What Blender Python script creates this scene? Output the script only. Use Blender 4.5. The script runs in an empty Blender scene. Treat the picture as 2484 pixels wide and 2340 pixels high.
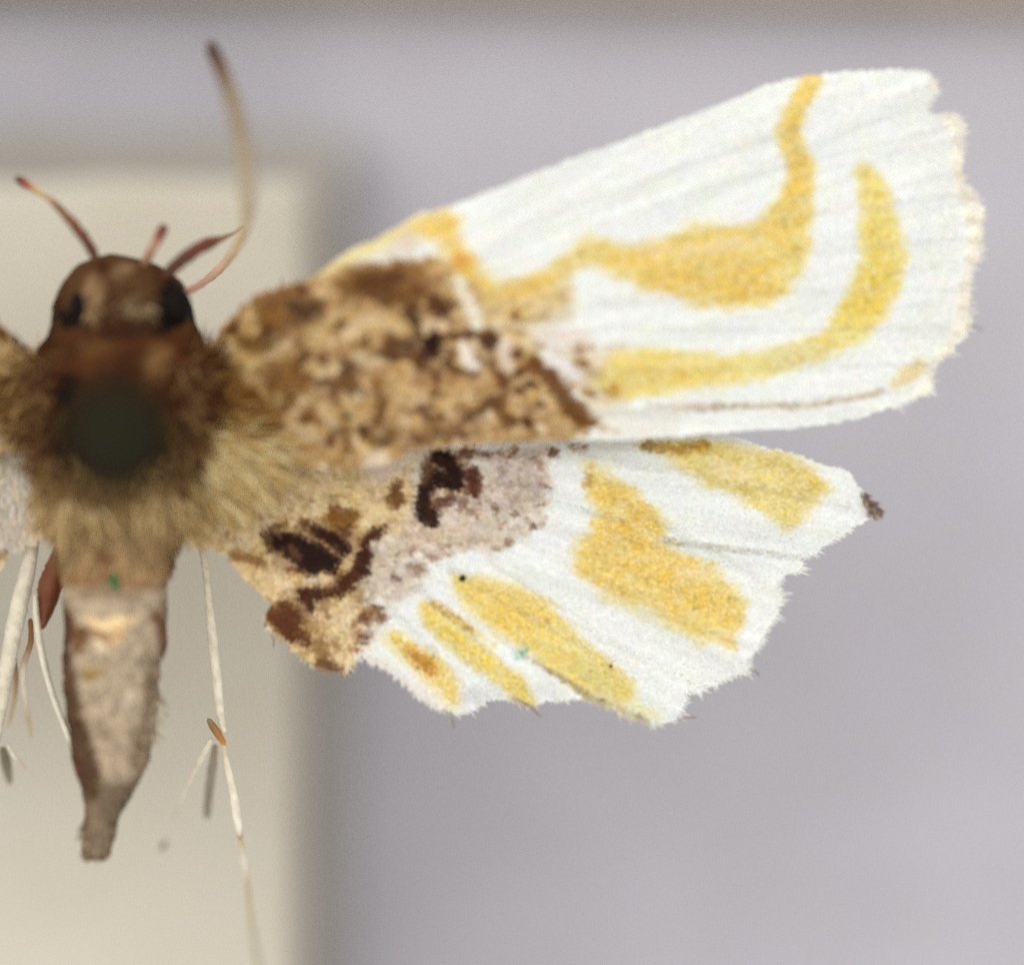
import bpy, math, random
import numpy as np
from mathutils import Vector, Matrix
from mathutils.geometry import delaunay_2d_cdt

# 1 unit = 1 mm.  The moth lies in the plane z = 0, the camera looks straight down on it.
S = bpy.context.scene
S.unit_settings.scale_length = 0.001
COL = S.collection
rng = np.random.default_rng(7)

# ------------------------------------------------------------------ camera
D = 120.0                       # camera height above the wings
W_MM = 24.84                    # width of the field of view at the wings
cam_d = bpy.data.cameras.new('camera')
cam = bpy.data.objects.new('camera', cam_d); COL.objects.link(cam)
cam.location = (0, 0, D); cam.rotation_euler = (0, 0, 0)
cam_d.sensor_width = 36; cam_d.sensor_fit = 'HORIZONTAL'
cam_d.lens = 36 * D / W_MM
cam_d.clip_start = 1; cam_d.clip_end = 2000
cam_d.dof.use_dof = True
cam_d.dof.focus_distance = D + 1.4
APERTURE = 12.0                  # mm, entrance pupil of the close-up lens
cam_d.dof.aperture_fstop = cam_d.lens * 1e-3 / APERTURE
S.camera = cam

# ------------------------------------------------------------------ light: a pale room and two soft lamps
wd = bpy.data.worlds.new('World'); S.world = wd; wd.use_nodes = True
bg = wd.node_tree.nodes['Background']
bg.inputs['Color'].default_value = (0.98, 0.97, 0.96, 1); bg.inputs['Strength'].default_value = 1.0
def area_lamp(name, loc, target, size, power, color):
    l = bpy.data.lights.new(name, 'AREA'); l.shape = 'DISK'; l.size = size; l.energy = power; l.color = color
    o = bpy.data.objects.new(name, l); COL.objects.link(o); o.location = loc
    o.rotation_euler = (Vector(target) - Vector(loc)).to_track_quat('-Z', 'Y').to_euler()
    return o
area_lamp('key_lamp', (-125, 120, 290), (0, 0, 0), 240, 230000, (1.0, 0.97, 0.92))
area_lamp('fill_lamp', (-60, 70, 320), (0, 0, 0), 180, 230000, (1.0, 0.99, 0.97))
S.view_settings.view_transform = 'Standard'; S.view_settings.look = 'None'
S.view_settings.exposure = 0; S.view_settings.gamma = 1; S.view_settings.use_curve_mapping = False
S.cycles.use_denoising = False
S.cycles.max_bounces = 6

# ------------------------------------------------------------------ helpers
def at(px, py, z=0.0):
    """position seen at picture point (px, py) at height z"""
    k = (D - z) / D
    return ((px - 1242) / 100 * k, (1170 - py) / 100 * k, z)
def lin(c):
    c = np.asarray(c, float) / 255.0
    return np.where(c <= 0.04045, c / 12.92, ((c + 0.055) / 1.055) ** 2.4)
def smooth(a, b, x):
    if b < a: return 1 - smooth(b, a, x)
    t = np.clip((x - a) / (b - a + 1e-9), 0, 1); return t * t * (3 - 2 * t)
def _hash(ix, iy, seed):
    h = (ix.astype(np.int64) * 374761393 + iy.astype(np.int64) * 668265263 + seed * 1442695041) & 0xFFFFFFFF
    h = ((h ^ (h >> 13)) * 1274126177) & 0xFFFFFFFF
    return ((h ^ (h >> 16)) & 0xFFFF) / 65535.0
def vnoise(x, y, seed=0):
    x = np.asarray(x, float); y = np.asarray(y, float)
    ix = np.floor(x); iy = np.floor(y); fx = x - ix; fy = y - iy
    fx = fx * fx * (3 - 2 * fx); fy = fy * fy * (3 - 2 * fy)
    a = _hash(ix, iy, seed); b = _hash(ix + 1, iy, seed); c = _hash(ix, iy + 1, seed); d = _hash(ix + 1, iy + 1, seed)
    return (a * (1 - fx) + b * fx) * (1 - fy) + (c * (1 - fx) + d * fx) * fy
def fbm(x, y, seed=0, octs=3):
    v = 0; amp = 0.5; tot = 0
    for o in range(octs):
        v = v + amp * vnoise(x * 2 ** o, y * 2 ** o, seed + o * 17); tot += amp; amp *= 0.55
    return v / tot * 2 - 1                                    # -1 .. 1
def poly_sd(P, poly):
    """signed distance to a polygon, positive inside"""
    poly = np.asarray(poly, float); n = len(poly)
    d2 = np.full(len(P), 1e18); ins = np.zeros(len(P), bool)
    for i in range(n):
        a = poly[i]; b = poly[(i + 1) % n]; e = b - a; w = P - a
        t = np.clip((w @ e) / (e @ e + 1e-9), 0, 1)
        q = w - t[:, None] * e
        d2 = np.minimum(d2, (q * q).sum(1))
        c = ((a[1] <= P[:, 1]) & (b[1] > P[:, 1])) | ((b[1] <= P[:, 1]) & (a[1] > P[:, 1]))
        if abs(e[1]) > 1e-9:
            xi = a[0] + (P[:, 1] - a[1]) / e[1] * e[0]
            ins ^= c & (P[:, 0] < xi)
    d = np.sqrt(d2); return np.where(ins, d, -d)
def line_sd(P, pts):
    """signed distance to a polyline with a radius at each point, positive inside"""
    best = np.full(len(P), -1e9)
    pts = [tuple(map(float, p)) for p in pts]
    if len(pts) == 1:
        x, y, r = pts[0]; return r - np.hypot(P[:, 0] - x, P[:, 1] - y)
    for (x0, y0, r0), (x1, y1, r1) in zip(pts[:-1], pts[1:]):
        e = np.array([x1 - x0, y1 - y0]); w = P - np.array([x0, y0])
        t = np.clip((w @ e) / (e @ e + 1e-9), 0, 1)
        q = w - t[:, None] * e
        best = np.maximum(best, r0 + (r1 - r0) * t - np.hypot(q[:, 0], q[:, 1]))
    return best
def paint(P, base, patches, seed=0, hub=None):
    """pigment at points P: patches laid one over the other, with uneven edges"""
    C = np.tile(np.asarray(base, float), (len(P), 1))
    n1 = fbm(P[:, 0] / 26, P[:, 1] / 26, seed + 3); n2 = fbm(P[:, 0] / 9, P[:, 1] / 9, seed + 5, 2)
    if hub is not None:                                      # scale rows run out from the wing hinge
        th = np.arctan2(P[:, 1] - hub[1], P[:, 0] - hub[0]); r = np.hypot(P[:, 1] - hub[1], P[:, 0] - hub[0])
        n3 = fbm(th * 60, r / 75, seed + 9)
    for pt in patches:
        kind, pts, col = pt[0], pt[1], pt[2]
        soft = pt[3] if len(pt) > 3 else 8; amp = pt[4] if len(pt) > 4 else 8; op = pt[5] if len(pt) > 5 else 1.0
        yellow = hub is not None and col[0] > 203 and col[0] - col[2] > 85 and col[1] > 172
        if yellow: soft = soft * 1.8; amp = amp * 1.5; op = op * 0.94; col = np.array(col) * 0.72 + np.array((236, 232, 160)) * 0.28
        if hub is not None and sum(col) < 260: amp = amp * 1.8
        a = np.asarray(pts, float)
        r = a[:, 2].max() if kind == 'L' else 0
        m = r + soft + amp * 1.6
        sel = np.where((P[:, 0] > a[:, 0].min() - m) & (P[:, 0] < a[:, 0].max() + m) & (P[:, 1] > a[:, 1].min() - m) & (P[:, 1] < a[:, 1].max() + m))[0]
        if not len(sel): continue
        Q = P[sel]
        sd = poly_sd(Q, a) if kind == 'P' else line_sd(Q, pts)
        al = smooth(-soft, soft, sd + amp * ((n1[sel] + 0.5 * n2[sel]) if not yellow else (0.5 * n1[sel] + 0.5 * n2[sel] + 1.1 * n3[sel]))) * op
        C[sel] = C[sel] * (1 - al[:, None]) + np.asarray(col, float) * al[:, None]
    return C
def catmull(pts, step):
    pts = np.asarray(pts, float); out = []
    P = np.vstack([2 * pts[0] - pts[1], pts, 2 * pts[-1] - pts[-2]])
    for i in range(1, len(P) - 2):
        n = max(2, int(np.linalg.norm((P[i + 1] - P[i])[:2]) / step))
        for k in range(n):
            t = k / n
            out.append(0.5 * ((2 * P[i]) + (P[i + 1] - P[i - 1]) * t + (2 * P[i - 1] - 5 * P[i] + 4 * P[i + 1] - P[i + 2]) * t * t + (-P[i - 1] + 3 * P[i] - 3 * P[i + 1] + P[i + 2]) * t ** 3))
    out.append(pts[-1]); return np.array(out)

def mesh_obj(name, verts, faces, mat, parent=None, cols=None, smooth_shade=True):
    me = bpy.data.meshes.new(name)
    verts = np.asarray(verts, float)
    if isinstance(faces, np.ndarray):
        nf, k = faces.shape
        me.vertices.add(len(verts)); me.vertices.foreach_set('co', verts.astype(np.float32).ravel())
        me.loops.add(nf * k); me.loops.foreach_set('vertex_index', faces.astype(np.int32).ravel())
        me.polygons.add(nf); me.polygons.foreach_set('loop_start', np.arange(0, nf * k, k, dtype=np.int32))
        me.update(calc_edges=True)
    else:
        me.from_pydata([tuple(v) for v in verts], [], [tuple(f) for f in faces])
    if smooth_shade: me.polygons.foreach_set('use_smooth', [True] * len(me.polygons))
    if cols is not None:
        at_ = me.color_attributes.new('pigment', 'FLOAT_COLOR', 'POINT')
        c4 = np.ones((len(verts), 4), np.float32); c4[:, :3] = cols
        at_.data.foreach_set('color', c4.ravel())
    me.validate(); me.update()
    me.materials.append(mat)
    o = bpy.data.objects.new(name, me); COL.objects.link(o)
    if parent: o.parent = parent
    return o
def thing(name, label, cat, loc=(0, 0, 0)):
    o = bpy.data.objects.new(name, None); COL.objects.link(o); o.location = loc; o.empty_display_size = 1
    o['label'] = label; o['category'] = cat; return o

# ------------------------------------------------------------------ materials
def mat_new(name):
    m = bpy.data.materials.new(name); m.use_nodes = True
    nt = m.node_tree; return m, nt, nt.nodes['Principled BSDF']
def mat_pigment(name, rough=0.6, spec=0.3, bump=0.0, bscale=8, sheen=0.0, trans=0.0):
    m, nt, b = mat_new(name); N = nt.nodes; L = nt.links
    a = N.new('ShaderNodeAttribute'); a.attribute_name = 'pigment'
    L.new(a.outputs['Color'], b.inputs['Base Color'])
    b.inputs['Roughness'].default_value = rough; b.inputs['Specular IOR Level'].default_value = spec
    b.inputs['Sheen Weight'].default_value = sheen
    if bump:
        n = N.new('ShaderNodeTexNoise'); n.inputs['Scale'].default_value = bscale; n.inputs['Detail'].default_value = 4
        tc = N.new('ShaderNodeTexCoord'); L.new(tc.outputs['Object'], n.inputs['Vector'])
        bp = N.new('ShaderNodeBump'); bp.inputs['Strength'].default_value = bump; bp.inputs['Distance'].default_value = 0.1
        L.new(n.outputs['Fac'], bp.inputs['Height']); L.new(bp.outputs['Normal'], b.inputs['Normal'])
    if trans:
        t = N.new('ShaderNodeBsdfTranslucent'); L.new(a.outputs['Color'], t.inputs['Color'])
        mx = N.new('ShaderNodeMixShader'); mx.inputs[0].default_value = trans
        L.new(b.outputs[0], mx.inputs[1]); L.new(t.outputs[0], mx.inputs[2])
        L.new(mx.outputs[0], N['Material Output'].inputs['Surface'])
    return m
M_MEMB = mat_pigment('wing_membrane', 0.7, 0.2, 0.15, 20)
M_SCALE = mat_pigment('wing_scale', 0.6, 0.15, trans=0.15)
M_BODY = mat_pigment('body_cuticle', 0.85, 0.05, 0.6, 7)
M_HAIR = mat_pigment('body_hair', 0.75, 0.08)
M_LEG = mat_pigment('leg_cuticle', 0.5, 0.35, 0.4, 9)
def mat_plain(name, col, rough, spec=0.5, metal=0.0):
    m, nt, b = mat_new(name)
    b.inputs['Base Color'].default_value = (*lin(col), 1); b.inputs['Roughness'].default_value = rough
    b.inputs['Specular IOR Level'].default_value = spec; b.inputs['Metallic'].default_value = metal
    return m
def mat_mottled(name, c1, c2, scale_big, scale_fine, rough=0.85, bump=0.2, tint=0.0):
    m, nt, b = mat_new(name); N = nt.nodes; L = nt.links
    tc = N.new('ShaderNodeTexCoord')
    n1 = N.new('ShaderNodeTexNoise'); n1.inputs['Scale'].default_value = scale_big; n1.inputs['Detail'].default_value = 5
    n2 = N.new('ShaderNodeTexNoise'); n2.inputs['Scale'].default_value = scale_fine; n2.inputs['Detail'].default_value = 3
    for n in (n1, n2): L.new(tc.outputs['Object'], n.inputs['Vector'])
    mx = N.new('ShaderNodeMix'); mx.data_type = 'RGBA'
    r = N.new('ShaderNodeMapRange'); r.inputs['From Min'].default_value = 0.3; r.inputs['From Max'].default_value = 0.7
    L.new(n1.outputs['Fac'], r.inputs['Value']); L.new(r.outputs['Result'], mx.inputs['Factor'])
    mx.inputs['A'].default_value = (*lin(c1), 1); mx.inputs['B'].default_value = (*lin(c2), 1)
    out = mx.outputs['Result']
    if tint:
        m2 = N.new('ShaderNodeMix'); m2.data_type = 'RGBA'; m2.blend_type = 'OVERLAY'; m2.inputs['Factor'].default_value = tint
        L.new(out, m2.inputs['A']); L.new(n2.outputs['Color'], m2.inputs['B']); out = m2.outputs['Result']
    L.new(out, b.inputs['Base Color'])
    b.inputs['Roughness'].default_value = rough; b.inputs['Specular IOR Level'].default_value = 0.2
    bp = N.new('ShaderNodeBump'); bp.inputs['Strength'].default_value = bump; bp.inputs['Distance'].default_value = 0.15
    L.new(n2.outputs['Fac'], bp.inputs['Height']); L.new(bp.outputs['Normal'], b.inputs['Normal'])
    return m

# ------------------------------------------------------------------ the surface and the block
Z_PAPER, Z_BLOCK = -25.0, -12.0
M_PAPER = mat_mottled('grey_paper', (181, 178, 184), (189, 186, 193), 0.35, 6.0, tint=0.25)
M_FOAM = mat_mottled('cream_foam', (196, 189, 172), (203, 197, 182), 0.25, 5.0, tint=0.15)
M_CARD = mat_mottled('tan_card', (150, 135, 112), (165, 150, 128), 0.4, 4.0)

n = 60
gx, gy = np.meshgrid(np.linspace(-140, 140, n), np.linspace(-140, 140, n))
gz = Z_PAPER + 0.25 * fbm(gx / 40, gy / 40, 91)
idx = np.arange(n * n).reshape(n, n)
F = np.stack([idx[:-1, :-1], idx[:-1, 1:], idx[1:, 1:], idx[1:, :-1]], -1).reshape(-1, 4)
o = mesh_obj('paper_surface', np.stack([gx, gy, gz], -1).reshape(-1, 3), F, M_PAPER); o['kind'] = 'structure'

def rounded_block(name, x0, x1, y0, y1, z0, z1, bev, mat, wob=0.0, parent=None, seed=0):
    """box with rounded upper edges and a slightly uneven cut outline"""
    prof = [(0, z0)] + [(bev * (1 - math.cos(a)), z1 - bev + bev * math.sin(a)) for a in np.linspace(0, math.pi / 2, 6)]
    ring = []
    nx = 40
    for t in np.linspace(0, 1, nx, endpoint=False): ring.append((x0 + (x1 - x0) * t, y0, 0, 1))
    for t in np.linspace(0, 1, nx, endpoint=False): ring.append((x1, y0 + (y1 - y0) * t, -1, 0))
    for t in np.linspace(0, 1, nx, endpoint=False): ring.append((x1 + (x0 - x1) * t, y1, 0, -1))
    for t in np.linspace(0, 1, nx, endpoint=False): ring.append((x0, y1 + (y0 - y1) * t, 1, 0))
    cx, cy = (x0 + x1) / 2, (y0 + y1) / 2
    V = []; Fc = []; m = len(ring)
    for (ins, z) in prof:
        for i, (x, y, ix, iy) in enumerate(ring):
            w = wob * math.sin(i * 0.37 + seed) * math.sin(i * 0.11 + 2 * seed)
            sx = 1 - ins / abs(x1 - cx); sy = 1 - ins / abs(y1 - cy)
            V.append((cx + (x - cx) * sx + w * ix, cy + (y - cy) * sy + w * iy, z))
    for k in range(len(prof) - 1):
        for i in range(m):
            j = (i + 1) % m; Fc.append((k * m + i, k * m + j, (k + 1) * m + j, (k + 1) * m + i))
    Fc.append(tuple(range((len(prof) - 1) * m, len(prof) * m)))
    Fc.append(tuple(reversed(range(m))))
    o = mesh_obj(name, V, Fc, mat, parent, smooth_shade=False)
    return o
bx1, by1, _ = at(694, 426, Z_BLOCK)
blk = thing('pinning_block', 'cream foam block on a grey base standing on grey paper under the moth body', 'block', (bx1 - 8.5, by1 - 30, Z_PAPER))
off = np.array(blk.location)
def shifted(o, parent):
    o.parent = parent; o.location = -np.array(parent.location); return o
Z_BASE = -19.5
ex, ey, _ = at(808, 312, Z_BASE)
shifted(rounded_block('foam', bx1 - 17, bx1, by1 - 60, by1, Z_BASE + 0.01, Z_BLOCK, 0.5, M_FOAM, 0.14), blk)
M_GREY = mat_mottled('grey_card', (152, 148, 141), (163, 159, 152), 0.4, 4.0)
shifted(rounded_block('base', bx1 - 19, ex, by1 - 61, ey, Z_PAPER + 0.3, Z_BASE, 0.3, M_GREY, 0.1, seed=1), blk)
blk.rotation_euler = (0, 0, math.radians(-0.9)); blk.location.x -= 0.05
_, ty, _ = at(0, -6, Z_PAPER)
tw = rounded_block('tray_wall', -120, 120, ty, ty + 4, Z_PAPER + 0.3, Z_PAPER + 3, 0.3, M_CARD, 0.1, seed=2)
tw.rotation_euler = (0, 0, math.radians(-0.9))
tw['label'] = 'tan cardboard tray wall along the top edge of the grey paper'; tw['category'] = 'tray wall'

# ------------------------------------------------------------------ the moth
moth = thing('moth', 'pinned moth with white wings banded in yellow and speckled brown wing bases', 'moth')
AX = 285.0                                                      # picture column of the body axis

WHITE = (235, 237, 232); YEL = (226, 196, 96); OCH = (222, 178, 66); TAN = (194, 158, 104); PALE = (214, 187, 143)
BRN = (128, 88, 44); DRK = (44, 14, 4); MID = (104, 62, 30); PINK = (194, 172, 156); OLV = (134, 98, 42)

F_OUT = [(470, 900), (515, 858), (522, 844), (549, 799), (586, 762), (623, 734), (679, 709), (743, 692), (784, 668), (821, 638), (855, 616), (911, 593),
         (960, 564), (1013, 530), (1098, 508), (1171, 480), (1256, 446), (1342, 412), (1427, 378), (1513, 348), (1598, 314), (1684, 281),
         (1769, 248), (1855, 211), (1940, 191), (2047, 179), (2154, 174), (2215, 176), (2250, 192), (2266, 222), (2250, 241), (2237, 271),
         (2256, 284), (2310, 286), (2330, 310), (2322, 356), (2330, 399), (2328, 450), (2360, 475), (2380, 512), (2374, 570), (2366, 630),
         (2346, 655), (2344, 741), (2348, 786), (2325, 826), (2290, 862), (2248, 896), (2258, 940), (2218, 961), (2154, 987), (2068, 1016),
         (1940, 1037), (1812, 1043), (1684, 1053), (1586, 1062), (1500, 1068), (1400, 1066), (1250, 1072), (1100, 1080), (1000, 1092),
         (925, 1128), (800, 1135), (700, 1120), (600, 1100), (500, 1070), (460, 1000)]
H_OUT = [(450, 1060), (560, 1050), (800, 1060), (1000, 1076), (1250, 1066), (1500, 1060), (1600, 1056), (1700, 1055), (1760, 1058), (1800, 1066), (1855, 1085),
         (1940, 1103), (1991, 1127), (2052, 1140), (2066, 1162), (2098, 1203), (2132, 1240), (2142, 1254), (2130, 1256), (2100, 1262), (2060, 1284), (2009, 1317), (1979, 1341),
         (1936, 1354), (1948, 1384), (1904, 1395), (1883, 1416), (1895, 1450), (1884, 1484), (1868, 1510), (1850, 1536), (1836, 1565),
         (1808, 1600), (1815, 1622), (1772, 1640), (1725, 1662), (1690, 1678), (1667, 1672), (1655, 1715), (1641, 1740), (1614, 1751),
         (1571, 1751), (1507, 1727), (1443, 1698), (1405, 1690), (1350, 1692), (1299, 1702), (1280, 1712), (1235, 1690), (1180, 1694), (1145, 1716),
         (1100, 1724), (1043, 1708), (1000, 1675), (971, 1646), (926, 1615), (872, 1588), (845, 1600), (834, 1628), (778, 1619), (724, 1583), (688, 1547),
         (643, 1515), (636, 1498), (660, 1462), (640, 1445), (606, 1411), (572, 1374), (550, 1332), (510, 1315), (465, 1290), (440, 1240), (430, 1150)]

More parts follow.
